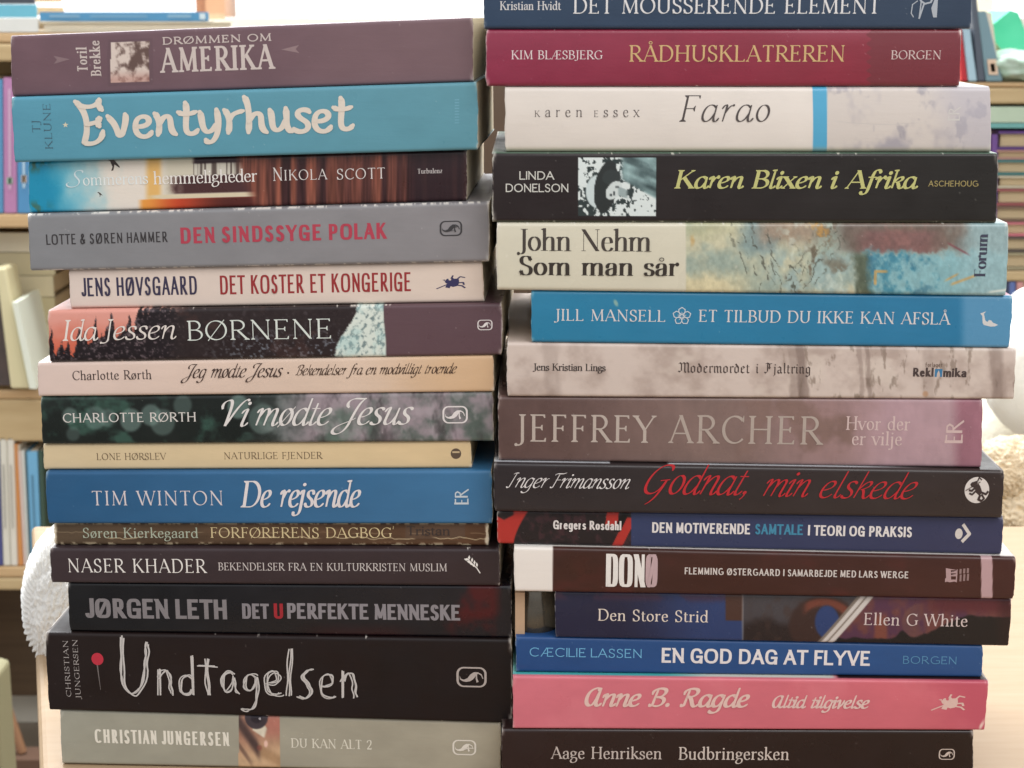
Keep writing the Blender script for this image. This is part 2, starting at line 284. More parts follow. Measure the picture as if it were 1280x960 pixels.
def clip_y(poly, yc, keep_above):
    out = []
    for i in range(len(poly)):
        p, q = poly[i], poly[(i + 1) % len(poly)]
        ip = p[1] >= yc if keep_above else p[1] <= yc
        iq = q[1] >= yc if keep_above else q[1] <= yc
        if ip: out.append(p)
        if ip != iq:
            f = (yc - p[1]) / (q[1] - p[1])
            out.append((p[0] + f * (q[0] - p[0]), yc))
    return out

def stroke_path(tok, sq):
    pts, corner, i = [], [], 0
    P = lambda t: tuple(float(v) for v in t.split(','))
    while i < len(tok):
        t = tok[i]
        if t == 'c':
            p0, p1, p2, p3 = pts[-1], P(tok[i+1]), P(tok[i+2]), P(tok[i+3]); i += 4
            for k in range(1, 11):
                u = k / 10; w = 1 - u
                pts.append(tuple(w**3*p0[j] + 3*w*w*u*p1[j] + 3*w*u*u*p2[j] + u**3*p3[j] for j in (0, 1)))
        elif t == 'e':
            c, r, a0, a1 = P(tok[i+1]), P(tok[i+2]), float(tok[i+3]), float(tok[i+4]); i += 5
            n = max(6, int(abs(a1 - a0) / 10))
            for k in range(n + 1):
                b = math.radians(a0 + (a1 - a0) * k / n); cb, sb = math.cos(b), math.sin(b)
                f = (abs(cb)**sq + abs(sb)**sq) ** (-1 / sq)
                pts.append((c[0] + r[0]*cb*f, c[1] + r[1]*sb*f))
        else:
            pts.append(P(t)); i += 1
    res = [pts[0]]
    for p in pts[1:]:
        if math.hypot(p[0]-res[-1][0], p[1]-res[-1][1]) > .15: res.append(p)
    return res

def glyph_polys(ch, stl, xs, rng=None):
    """convex polygons of one glyph in cap-height = 100 units, and its advance"""
    if ch == ' ': return [], (20 * xs + 14 if stl['hand'] == 'san' else 36 * xs)
    g = None
    for tab in HANDS[stl['hand']]:
        if stl['hand'] == 'san' and ch == 'G' and stl['sq'] > 2.4: g = SAN['G.']; break
        if ch in tab: g = tab[ch]; break
    adv, src = g
    W, T, al, S, sh = stl['W'], stl['T'], stl['a'], stl['S'], stl['sh']
    ux, uy = math.cos(al), math.sin(al)
    ky = 1 - T / 100.0
    my = lambda y: y * ky + T / 2
    polys = []
    def hw(cls, nx, ny):
        if cls == 's': return W / 2
        if cls == 'h': return T / 2
        return .5 * math.sqrt((W * (nx*ux + ny*uy))**2 + (T * (-nx*uy + ny*ux))**2)
    for stroke in src.split(';'):
        body, _, fl = stroke.strip().partition('/')
        tok = body.split(); cls = tok[0]; fl = (fl.strip() + '--')[:2]
        if cls == 'o':
            c = [float(v) for v in tok[1].split(',')]; r = max(W * .56, 6)
            n = 4 if stl['hand'] == 'bla' else 14
            polys.append([(c[0]*xs + r*math.cos(6.2832*k/n), my(c[1]) + r*math.sin(6.2832*k/n)) for k in range(n)])
            continue
        raw = stroke_path(tok[1:], stl['sq'])
        reps = 1
        if stl['hand'] == 'scr': reps = 3
        for rep in range(reps):
            pts = [(x * xs, my(y)) for x, y in raw]
            if stl['hand'] == 'scr':
                ox, oy = (rep - 1) * 2.6 + rng.uniform(-1.5, 1.5), rng.uniform(-2.5, 2.5); ph = rng.uniform(0, 6)
                pts = [(x + ox + 1.3*math.sin(ph + k*.9), y + oy + 1.1*math.cos(ph*2 + k*.7)) for k, (x, y) in enumerate(pts)]
            # split at corners
            runs, cur = [], [0]
            for k in range(1, len(pts) - 1):
                a0 = math.atan2(pts[k][1]-pts[k-1][1], pts[k][0]-pts[k-1][0]); a1 = math.atan2(pts[k+1][1]-pts[k][1], pts[k+1][0]-pts[k][0])
                d = abs((a1 - a0 + math.pi) % (2*math.pi) - math.pi)
                cur.append(k)
                if d > .62: runs.append(cur); cur = [k]
            cur.append(len(pts) - 1); runs.append(cur)
            closed = math.hypot(pts[0][0]-pts[-1][0], pts[0][1]-pts[-1][1]) < .5
            for ri, run in enumerate(runs):
                P = [pts[k] for k in run]
                if len(P) < 2: continue
                clips = []
                for end in (0, 1):
                    is_tip = (ri == 0 and end == 0) or (ri == len(runs)-1 and end == 1)
                    e, f = (P[0], P[1]) if end == 0 else (P[-1], P[-2])
                    dx, dy = e[0]-f[0], e[1]-f[1]; L = math.hypot(dx, dy); dx /= L; dy /= L
                    y_raw = raw[run[0] if end == 0 else run[-1]][1]
                    if closed and len(runs) == 1: ext = 0
                    elif not is_tip: ext = hw(cls, -dy, dx) * (.8 if cls != 'a' else .35)
                    elif stl['hand'] in ('rom', 'san', 'ita') and min(abs(y_raw-v) for v in (0, -2, -1, 100, 103, 64, 104, -34)) < .6 and (abs(dy) > .4 and cls != 'a' or abs(dy) > .97 and stl['hand'] != 'ita'):
                        ext = W * .7 + T / 2; base = {103: 100, -2: 0, -1: 0}.get(round(y_raw), y_raw)
                        yc = my(base) + (T/2 if dy > 0 else -T/2)
                        if stl['hand'] == 'san' and base not in (0, 100, 64, 104, -34): ext = 0
                        else: clips.append((yc, dy < 0))
                    elif stl['hand'] == 'san' and cls == 'h' and abs(dy) < .1: ext = W / 2
                    else: ext = 0
                    if ext:
                        q = (e[0] + dx*ext, e[1] + dy*ext)
                        if end == 0: P = [q] + P
                        else: P = P + [q]
                n = len(P); Lp, Rp = [], []
                for k in range(n):
                    a_, b_ = P[max(k-1, 0)], P[min(k+1, n-1)]
                    if closed and len(runs) == 1:
                        if k == 0: a_ = P[-2]
                        if k == n-1: b_ = P[1]
                    dx, dy = b_[0]-a_[0], b_[1]-a_[1]; L = math.hypot(dx, dy) or 1; nx, ny = -dy/L, dx/L
                    w = hw(cls, nx, ny)
                    if stl['hand'] == 'art':
                        q_ = abs(2*k / (n - 1) - 1); w *= (.86 + .26 * q_ ** 2) * (1 - .42 * q_ ** 10)
                    if stl['hand'] in ('swa', 'ita') and cls == 'a' and ri in (0, len(runs)-1):
                        q_ = min(k + .8 if ri == 0 else 9, n - 1 - k + .8 if ri == len(runs)-1 else 9)
                        w *= min(1, .45 + .18 * q_)
                    Lp.append((P[k][0]+nx*w, P[k][1]+ny*w)); Rp.append((P[k][0]-nx*w, P[k][1]-ny*w))
                for k in range(n - 1):
                    q = [Rp[k], Rp[k+1], Lp[k+1], Lp[k]]
                    for yc, above in clips:
                        q = clip_y(q, yc, above) if q else q
                    if len(q) >= 3: polys.append(q)
                if stl['rnd']:
                    for e, wd in ((0, 0), (-1, -1)):
                        r = math.hypot(Lp[e][0]-Rp[e][0], Lp[e][1]-Rp[e][1]) / 2
                        polys.append([(P[e][0] + r*math.cos(6.2832*k/12), P[e][1] + r*math.sin(6.2832*k/12)) for k in range(12)])
            # serifs
            if S <= 0: continue
            for end in (0, 1):
                f = fl[end]
                if f == '-': continue
                x, y = pts[0] if end == 0 else pts[-1]
                yr = raw[0][1] if end == 0 else raw[-1][1]
                w = (T if cls == 'h' else W) / 2; st, br = stl['st'], stl['br']
                low = yr < 20; yb = y - T/2 if low else y + T/2; sg = 1 if low else -1
                if f in 'flr':
                    Ll = S if f in 'fl' else 0; Lr = S if f in 'fr' else 0
                    polys.append([(x-w-Ll, yb), (x+w+Lr, yb), (x+w+Lr, yb+sg*st*.75), (x+w, yb+sg*(st+br)), (x-w, yb+sg*(st+br)), (x-w-Ll, yb+sg*st*.75)])
                elif f == 'g':
                    polys.append([(x+w, yb), (x-w, yb-1), (x-w-S*.95, yb-S*.5), (x-w-S*.8, yb-S*.5-st*.7), (x-w, yb-S*.75-st), (x+w, yb-S)])
                elif f in 'duv':
                    sv = S * 1.15; d = 1 if end == 1 else -1
                    if f in 'dv': polys.append([(x, y+T/2), (x+d*.8, y-T/2-sv), (x-d*T*.6, y-T/2-sv), (x-d*(S*.75+T*.5), y-T/2+.2), (x-d*(S*.75+T*.5), y+T/2)])
                    if f in 'uv': polys.append([(x, y-T/2), (x+d*.8, y+T/2+sv*(1.25 if f == 'u' else 1)), (x-d*T*.6, y+T/2+sv*(1.25 if f == 'u' else 1)), (x-d*(S*.75+T*.5), y+T/2-.2), (x-d*(S*.75+T*.5), y-T/2)])
                elif f == 'k':
                    tp = my(100 if yr > 64 else 64) + T/2
                    polys.append([(x-2.5, y+3), (x+.5, y-S*.8), (x+3, y-S*.8), (x+3.2, tp), (x+.4, tp), (x-1.5, y+9)])
                elif f == 'K':
                    polys.append([(x+2.5, y-3), (x-.5, y+S*.8), (x-3, y+S*.8), (x-3.2, -0.5), (x-.4, -.5), (x+1.5, y-9)])
                elif f == 't':
                    r = max(W * .5, T * .8); dx_ = -r*.25
                    polys.append([(x + r*math.cos(6.2832*k/12), y + r*math.sin(6.2832*k/12)*1.05) for k in range(12)])
    if sh:
        polys = [[(x + sh * y, y) for x, y in q] for q in polys]
    if stl['hand'] == 'san':                                          # heavy faces: skeleton span plus pen plus gap
        x0, sp = span(g[1]); g2 = stl['S2'] * (.35 if ch in 'AVTYLWJ' else 1)
        return [[(x - x0*xs + W/2 + g2/2, y) for x, y in q] for q in polys], sp*xs + W + g2
    return polys, adv * xs

_sp = {}
def span(src):
    if src not in _sp:
        xs_ = [p[0] for st in src.split(';') if not st.strip().startswith('o') for p in stroke_path(st.strip().partition('/')[0].split()[1:], 2)]
        _sp[src] = (min(xs_), max(xs_) - min(xs_))
    return _sp[src]

def text_polys(text, stl, width, cap, seed=1):
    """polygons in units of the given cap height, x from 0 to width.  Returns a list of layers (one per overlapping polygon of a glyph)"""
    rng = random.Random(seed)
    tot = sum(glyph_adv(c, stl) for c in text) + stl['tr'] * (len(text) - 1)
    fix = 0
    if stl['hand'] == 'san':
        tot, W = stl['tr'] * (len(text) - 1), stl['W']
        for c in text:
            if c == ' ': tot += 20; fix += 14; continue
            tot += span(glyph_src(c, stl))[1]; fix += W + stl['S2'] * (.35 if c in 'AVTYLWJ' else 1)
    xs = max(.12, (width / cap * 100.0 - fix) / tot)
    out, x = [], 0.0
    k = cap / 100.0
    for c in text:
        P, adv = glyph_polys(c, stl, xs, rng)
        dy = rng.uniform(-3, 3) if stl['hand'] in ('scr',) else 0
        for j, q in enumerate(P):
            out.append((j, [((px + x) * k, (py + dy) * k) for px, py in q]))
        x += adv + stl['tr'] * xs
    return out

def glyph_src(ch, stl):
    if stl['hand'] == 'san' and ch == 'G' and stl['sq'] > 2.4: return SAN['G.'][1]
    for tab in HANDS[stl['hand']]:
        if ch in tab: return tab[ch][1]
    raise KeyError(ch)

def glyph_adv(ch, stl):
    if ch == ' ': return 36
    for tab in HANDS[stl['hand']]:
        if ch in tab: return tab[ch][0]
    raise KeyError(ch)
# ---------------------------------------------------------------- pen styles
SER = style(W=13, T=4.8, S=8, tr=5); SERL = style(W=11, T=4.4, S=8, st=3.5, tr=5); SERB = style(W=17, T=7, S=8)
TRAJ = style(W=10.5, T=4.4, S=6.5, st=3, br=4, tr=9); GARA = style(W=12, T=5, S=7.5, tr=5)
BOD = style(W=15, T=2.6, a=0, br=0, st=2.6); BODB = style(W=20, T=3.6, a=0, br=0, st=3.4, S=6, tr=3)
SLAB = style(W=19, T=12, a=0, br=0, st=12, S=9, tr=6); SLABC = style(W=15.5, T=8.5, a=0, br=0, st=9, S=6, tr=13)
COND = style('san', W=12, T=10.5, a=0, S=0, sq=3.2, S2=10); CONDB = style('san', W=21, T=16.5, a=0, S=0, sq=3.6, S2=7); ULTRA = style('san', W=14.5, T=8.5, a=0, S=0, sq=4.5, S2=2.5)
SANB = style('san', W=18.5, T=16, a=0, S=0, sq=2.5, S2=9); SANM = style('san', W=13.5, T=12, a=0, S=0, sq=2.1, S2=13); COPP = style('san', W=10, T=8.5, a=0, S=4, st=2.5, br=0, sq=2.1, S2=20)
IT = style('ita', W=10.5, T=4, sh=.2, a=25, S=8); ITB = style('ita', W=19, T=6.5, sh=.22, a=20, S=8); ITC = style('ita', W=11.5, T=4.5, sh=.17, a=22, S=7); ITL = style('ita', W=8.5, T=3.2, sh=.21, a=15, S=8, tr=8)
SCRI = style('swa', W=11.5, T=3, sh=.36, a=25, S=0); SCRB = style('swa', W=14, T=4.5, sh=.42, a=25, S=0); SCRF = style('swa', W=19, T=9, sh=.27, a=25, S=0, rnd=True); SCRT = style('swa', W=9, T=3.4, sh=.45, a=32, S=0)
FRAK = style('bla', W=14, T=4, a=38, S=0); ARTN = style('art', W=19, T=13, a=10, S=0, rnd=True); SCRA = style('scr', W=2.7, T=2.2, S=0)

# ---------------------------------------------------------------- emblems: polygons in a unit square (x right, y up)
def circ(cx, cy, r, n=24, ry=None): return [(cx + r*math.cos(6.2832*k/n), cy + (ry or r)*math.sin(6.2832*k/n)) for k in range(n)]
def thick(pts, w, closed=False):
    out = []; n = len(pts); m = n if closed else n - 1
    for k in range(m):
        a, b = pts[k], pts[(k+1) % n]; dx, dy = b[0]-a[0], b[1]-a[1]; L = math.hypot(dx, dy) or 1; nx, ny = -dy/L*w/2, dx/L*w/2
        ex, ey = dx/L*w*.25, dy/L*w*.25
        out.append([(a[0]-ex-nx, a[1]-ey-ny), (b[0]+ex-nx, b[1]+ey-ny), (b[0]+ex+nx, b[1]+ey+ny), (a[0]-ex+nx, a[1]-ey+ny)])
    return out
def rrect(w, asp):
    r, pts = .3, []
    for cx, cy, a0 in ((1-r/asp-w/2, 1-r-w/2, 0), (r/asp+w/2, 1-r-w/2, 90), (r/asp+w/2, r+w/2, 180), (1-r/asp-w/2, r+w/2, 270)):
        for k in range(7):
            a = math.radians(a0 + 15*k); pts.append((cx + r/asp*math.cos(a), cy + r*math.sin(a)))
    return pts
BIRD = [(.1,.58),(.14,.42),(.24,.37),(.36,.44),(.46,.64),(.58,.76),(.72,.76),(.84,.66),(.9,.44),(.87,.43),(.82,.6),(.73,.68),(.69,.66),(.69,.44),(.74,.28),(.67,.23),(.64,.42),(.65,.58),(.57,.42),(.46,.3),(.32,.26),(.2,.29),(.11,.38)]
def emblem(kind):
    if kind == 'bird': return thick(rrect(.06, 1.45), .075, True) + [BIRD]
    if kind == 'rider':
        return [[(.34,.3),(.4,.7),(.5,.66),(.55,.9),(.62,.78),(.78,.8),(.8,.6),(.78,.4),(.72,.28),(.58,.22),(.46,.3)], [(.28,.6),(.36,.78),(.42,.8),(.44,.56),(.34,.46)], [(.3,.2),(.46,.14),(.5,.3),(.34,.34)], [(.2,.72),(.3,.74),(.3,.64)]] + \
            thick([(0,.12),(.4,.42)], .05) + thick([(.72,.74),(.84,.92),(1,.86)], .06) + thick([(.76,.5),(.94,.52),(.97,.38)], .07) + thick([(.74,.34),(.9,.3),(1,.16)], .07) + thick([(.52,.8),(.58,1)], .06)
    if kind == 'leaf':
        out = thick([(1,0),(.78,.34),(.5,.6),(.1,1)], .07)
        for x, y, a in ((.72,.42,150),(.56,.55,155),(.4,.7,160),(.8,.4,95),(.62,.55,90),(.44,.72,85),(.24,.88,85),(.22,.88,165)):
            c, s = math.cos(math.radians(a)), math.sin(math.radians(a)); L = .34
            out.append([(x,y),(x+c*L*.5-s*.08,y+s*L*.5+c*.08),(x+c*L,y+s*L),(x+c*L*.5+s*.08,y+s*L*.5-c*.08)])
        return out
    if kind == 'disc': return [circ(.5,.5,.5,36)]
    if kind == 'beast':
        return [[(.3,.8),(.46,.86),(.62,.66),(.72,.42),(.6,.3),(.46,.42),(.4,.6),(.28,.62)], [(.22,.72),(.3,.82),(.36,.7),(.28,.62)]] + thick([(.5,.84),(.56,.98),(.66,.9)], .05) + \
            thick([(.42,.6),(.3,.48),(.2,.5)], .08) + thick([(.46,.48),(.32,.34),(.22,.38)], .07) + thick([(.7,.42),(.86,.36),(.94,.46)], .08) + thick([(.64,.32),(.58,.16),(.7,.1)], .09) + thick([(.7,.34),(.8,.2),(.72,.12)], .07)
    if kind == 'bolt': return thick([(.0,.5),(.62,.86)], .05)
    if kind == 'flower':
        out = []
        for k in range(5):
            a = math.radians(90 + 72*k); c, s = math.cos(a), math.sin(a)
            pet = [(.5 + c*u - s*v, .5 + s*u + c*v) for u, v in ((.08,0),(.22,.17),(.38,.17),(.5,0),(.38,-.17),(.22,-.17))]
            out += thick(pet, .05, True) + thick([(.5+c*.05,.5+s*.05),(.5+c*.24,.5+s*.24)], .03)
        return out
    if kind == 'slipper': return [[(0,.86),(.1,.9),(.3,1),(.26,.92),(.2,.84),(.3,.4),(.42,.3),(.5,.44),(.62,.4),(.72,.26),(.9,.18),(1,.12),(.84,.02),(.6,.0),(.4,.06),(.24,.1),(.16,.24),(.12,.7),(.04,.8)]]
    if kind == 'chevron': return [circ(.24,.46,.24,24,.3)] + thick([(.5,.96),(.92,.46),(.5,.04)], .2)
    if kind == 'pinhead': return [circ(.5,.5,.5,28)]
    if kind == 'line': return [[(0,0),(1,0),(1,1),(0,1)]]
    if kind == 'needle': return [[(.3,1),(.62,1),(.95,0),(.85,0)]]
    if kind == 'arrow': return [[(0,.5),(1,1),(.8,.5),(1,.0)]]
    if kind == 'star': return [[(.5 + (.5 if k % 2 == 0 else .2)*math.cos(.3+.6283*k), .5 + (.5 if k % 2 == 0 else .2)*math.sin(.3+.6283*k)) for k in range(10)]]
    if kind == 'booklet': return [[(.0,1),(.42,.94),(.5,.2),(.9,.2),(.92,.9),(1,.94),(1,.0),(.8,.06),(.4,.0),(.1,.06)], [(.0,.0),(.0,.28),(.36,.32),(.4,.1)]]
    if kind == 'house': return [[(.0,.0),(.28,.0),(.3,.4),(.5,.85),(.7,.4),(.72,.0),(1,.0),(1,1),(0,1)]]
    if kind == 'plane': return [[(.0,.9),(.35,.7),(.5,.3),(.4,.0),(.55,.05),(.65,.45),(1,.2),(1,.3),(.7,.7),(.3,1)]]
    if kind == 'cork':
        return thick([(.5,.62),(.54,.5),(.64,.42),(.78,.46),(.84,.6)], .045) + thick([(.62,.42),(.52,.02)], .04) + thick([(.55,.5),(.52,.02)], .03) + [[(.84,1),(.95,1),(.95,.05),(.86,.05),(.8,.3),(.86,.5)]] + thick([(.3,.9),(.36,.62),(.46,.6)], .025) + thick([(.46,.5),(.34,.4),(.32,.16),(.38,.06)], .025) + thick([(.0,.8),(.1,.6),(.2,.55)], .02)
    if kind == 'mono':   # the two joined initials of a publisher, set upright
        return thick([(.0,.14),(.96,.14)], .12) + thick([(.05,.14),(.05,.4)], .09) + thick([(.93,.14),(.93,.42)], .09) + thick([(.5,.14),(.5,.34)], .07) + thick([(.05,.56),(.9,.56)], .11) + \
            thick([(.05,.56),(.06,.78),(.2,.86),(.38,.78),(.42,.58)], .08) + thick([(.42,.66),(.7,.84),(.97,1)], .09)
    raise KeyError(kind)

# ---------------------------------------------------------------- how each spine is printed (X: photo px along the spine, v: 0 bottom .. 1 top)
def paper(X, v, c, c2=None, seed=1, amt=.05):
    n = fbm(X / 40, v * 3, seed); r = mix(C(*c), C(*(c2 or c)), np.clip((X - X.min()) / (X.max() - X.min()), 0, 1))
    return r * (1 + amt * (n - .5) * 2)[..., None]
def scuffs(r, X, v, seed, top=.5, bot=.35, tint=(232, 226, 216)):
    n = fbm(X / 4.5, v * 9, seed + 40, 5) + .25 * (fbm(X / 45, 0*v, seed + 41, 2) - .5)
    n = n - .07 * (top < .3)
    t = np.clip(ss(.955, 1.0, v) * ss(.72 - .25*top, .8 - .25*top, n) + ss(.035, .0, v) * ss(.75 - .25*bot, .82 - .25*bot, n), 0, 1) * (v <= 1.02) * (v >= -.02)
    sc = ss(.84, .9, fbm(X / 5 + v * 9, v * 7 - X / 11, seed + 90, 4)) * .25
    u = (X - X.min()) / (X.max() - X.min()); e = np.maximum(ss(.0035, .0, u), ss(.9968, 1, u)) * ss(.35, .6, fbm(X, v * 12, seed + 7))
    cn = np.maximum(ss(.011, .0, u), ss(.989, 1, u)) * ss(.2, .0, np.minimum(v, 1 - v)) * ss(.35, .62, fbm(X / 2, v * 14, seed + 12, 3))
    return mix(r, C(*tint), np.clip(t * .9 + sc + e * .75 + cn * .7, 0, 1))
def lines(X, v, f, seed): return vn(X * f, v * .8, seed)

def p_mauve(X, v):
    r = paper(X, v, (112, 86, 94), (116, 92, 98), 3); r = mix(r, C(128, 102, 106), ss(330, 450, X) * .4)
    q = (X > 140) & (X < 188.5) & (v > .17) & (v < .83)
    n = fbm(X / 7, v * 9, 5, 5); im = mix(C(212, 196, 186), C(104, 82, 76), ss(.48, .8, n + .25*ss(158, 176, X)*ss(.2,.5,v) - .15*ss(155,140,X)))
    im = mix(im, C(176, 120, 108), ss(.4, .2, v) * .5); r = np.where(q[..., None], im, r)
    fr = (X > 136) & (X < 193) & (v > .12) & (v < .87) & ~q
    return mix(r, C(98, 78, 84), fr * .35)
def p_blue(X, v): return paper(X, v, (86, 150, 172), (94, 146, 160), 11, .03)
def p_summer(X, v):
    n = fbm(X / 22, v * 2.2, 21); n2 = fbm(X / 6, v * 5, 23)
    r = mix(C(28, 140, 176), C(120, 184, 200), ss(50, 100, X + 30*(n-.5))); r = mix(r, C(224, 214, 202), ss(85, 150, X + 50*(n-.5)))
    r = mix(r, C(70, 110, 96), ss(.45, .62, n2) * ss(75, 40, X) * (ss(.3, .1, v) + ss(.7, .95, v)))
    r = mix(r, C(222, 168, 82), ss(180, 190, X) * ss(208, 198, X) * .8); r = mix(r, C(206, 198, 178), ss(200, 214, X))
    pg = (X > 243 - 10*(v < .6)) & (v > .60 - .1*ss(240, 320, X)) & (v < .90)
    st = vn(X * .55, v * .3, 31); r = mix(r, mix(C(98, 84, 78), C(206, 200, 186), ss(.25, .6, st)), pg * ss(240, 246, X))
    r = mix(r, C(74, 44, 46), (ss(.66, .62, v) * ss(.28, .31, v) * ss(205, 232, X + 20*(n2-.5))) * .95)
    r = mix(r, C(56, 38, 44), ss(.86, .9, v + .03*(n-.5)) * ss(240, 247, X))
    r = mix(r, C(214, 200, 170), ss(.3, .27, v) * ss(.2, .23, v) * ss(180, 200, X))
    r = mix(r, mix(C(226, 150, 66), C(196, 70, 40), ss(180, 230, X)), ss(.215, .19, v) * ss(172, 182, X)); r = mix(r, C(92, 44, 40), ss(.21, .19, v) * ss(215, 290, X))
    bk = ss(300, 318, X + 14*(v-.5)*2); w = vn(X * .16, 0*v, 37); w2 = vn(X * .6, v * 2, 38)
    bc = mix(C(66, 40, 42), C(146, 84, 66), np.clip(w * 1.2 - .1, 0, 1)) * (.78 + .4 * w2)[..., None]; r = mix(r, bc, bk)
    r = mix(r, C(50, 36, 42), ss(505, 530, X) * .85); return mix(r, C(40, 30, 34), ss(.9, .97, v) * ss(300, 330, X) * .7)
def p_grey(X, v): return scuffs(paper(X, v, (130, 131, 134), (136, 132, 134), 41, .04), X, v, 42, 1.0, .9)
def p_jens(X, v): return scuffs(paper(X, v, (214, 198, 188), (216, 198, 184), 51, .02), X, v, 52, .1, .1, (180, 150, 130))
def p_forest(X, v):
    n = fbm(X / 3.2, v * 20, 61, 4); big = fbm(X / 30, v * 3, 62); m = fbm(X / 8, v * 7, 69, 4)
    r = mix(C(204, 100, 76), C(218, 152, 138), ss(.2, .9, v + .3*(big-.5))); r = mix(r, C(228, 194, 172), ss(160, 200, X) * ss(.5, 1, v) * .5)
    top = -.02 + .36*ss(62, 150, X) + .62*ss(148, 205, X)
    for w, o, a in ((19, 3, .30), (11, 7, .20), (7, 2, .12)):
        t = np.abs(((X + o + 2.2*(vn(v*9, X/7, 64)-.5)) % w) / w - .5) * 2; top = np.maximum(top, top + a * (1 - t*1.15) * (.5 + vn(np.floor((X+o)/w), 0*X, 65)) * ss(225, 190, X))
    tree = ss(-.05, .05, top - v + .26*(n-.5))
    tex = mix(C(40, 33, 37), C(104, 90, 94), ss(.52, .8, n)); r = mix(r, tex, tree)
    dk = mix(C(46, 36, 38), C(58, 48, 48), n); dk = mix(dk, C(120, 126, 136), ss(.56, .72, n) * ss(.75, .1, v + .5*(m-.5)) * ss(240, 320, X) * .8); dk = mix(dk, C(90, 60, 54), ss(.6, .74, big) * .35); dk = mix(dk, C(92, 84, 88), ss(.66, .8, m) * .4)
    r = mix(r, dk, ss(205, 235, X + 14*(m-.5)))
    left = 421 + 26*ss(.1, .95, v) + 5*(n-.5); right = 484 - 3*ss(.2, .9, v)
    k = fbm(X / 4 - v * 9, v * 11 + X / 9, 66, 4); rock = mix(C(210, 218, 208), C(100, 118, 120), ss(.48, .74, k) * .85); rock = mix(rock, C(150, 196, 198), ss(.45, .7, fbm(X / 14, v * 4, 67)) * .35)
    r = mix(r, C(98, 74, 80), ss(right - 1.5, right + 1.5, X)); r = mix(r, rock, ss(left - 1, left + 1, X) * ss(right + 1, right - 1, X))
    return scuffs(r, X, v, 68, .2, .1)
def p_blush(X, v): r = paper(X, v, (214, 192, 182), (212, 186, 162), 71, .025); return mix(r, C(202, 162, 118), ss(430, 600, X + 60*(fbm(X/60, v*2, 72)-.5)) * .6)
def p_bokeh(X, v):
    n = fbm(X / 26, v * 2.4, 81); n2 = fbm(X / 14, v * 2, 82)
    r = mix(C(34, 40, 38), C(56, 84, 74), ss(.42, .72, n))
    for cx, cy, rad, a in ((88, .6, 12, .5), (92, .22, 11, .3), (135, .55, 13, .4), (165, .5, 16, .55), (190, .6, 15, .5), (205, .45, 18, .4), (120, .55, 16, .4), (230, .8, 14, .35), (300, .75, 16, .6), (330, .5, 20, .45)):
        d = np.hypot(X - cx, (v - cy) * 56); r = mix(r, C(126, 154, 146), ss(rad, rad - 5, d) * a)
    g = mix(C(88, 98, 92), C(150, 136, 142), ss(.3, .7, n)); g = mix(g, C(62, 56, 58), ss(.5, .8, n2) * .6); g = mix(g, C(104, 132, 116), ss(.5, .8, fbm(X/30, v*2, 85)) * .5); g = mix(g, C(176, 166, 170), ss(.55, .8, fbm(X/11, v*3.2, 86)) * .4)
    return mix(r, g, ss(290, 420, X + 40*(n-.5)))
def p_sand(X, v): return scuffs(paper(X, v, (208, 188, 152), (212, 186, 144), 91, .03), X, v, 92, .1, .2, (236, 220, 190))
def p_ocean(X, v): return paper(X, v, (42, 88, 128), (62, 112, 152), 101, .03)
def p_worn(X, v):
    r = paper(X, v, (92, 76, 60), (100, 70, 50), 111, .12); r = mix(r, C(70, 54, 42), ss(.5, .8, fbm(X/60, v*5, 112)) * .4)
    st = (X > 508) & (X < 582) & (v > .3); r = mix(r, C(96, 78, 66), st * .6)
    for yc, s in ((.33, 113), (.55, 114)):
        y = yc + .1*(vn(X / 18, 0*v, s)-.5) + .05*(vn(X / 5, 0*v, s+5)-.5)
        r = mix(r, C(196, 176, 140), ss(.03, .0, np.abs(v - y)) * ss(.45, .6, vn(X / 24, 0*v, s+9)) * (.95 if yc < .5 else .35))
    n = fbm(X / 6, v * 4, 118, 4); r = mix(r, C(222, 206, 172), np.clip(ss(.2, .02, v) * ss(.58, .66, n) + ss(.86, .98, v) * ss(.46, .56, n), 0, 1))
    u = np.minimum(X - X.min(), X.max() - X); return mix(r, C(226, 212, 186), ss(5, 2, u + 4*(n-.5)))
def p_dkplum(X, v): return paper(X, v, (66, 54, 57), (60, 48, 50), 121, .05)
def p_leth(X, v):
    n = fbm(X / 30, v * 2, 131); r = paper(X, v, (30, 31, 34), (38, 36, 42), 132, .1)
    b = ss(.36, .66, fbm(X / 40, v * 1.6, 133) + .25*ss(530, 570, X)*ss(640, 615, X) - .22); r = mix(r, C(80, 28, 32), b * ss(505, 540, X) * ss(632, 615, X)); return mix(r, C(62, 28, 32), ss(.3, .05, v) * ss(360, 420, X) * ss(540, 480, X) * .5)
def p_black(X, v): return scuffs(paper(X, v, (42, 33, 32), (38, 28, 27), 141, .05), X, v, 142, .05, .1)
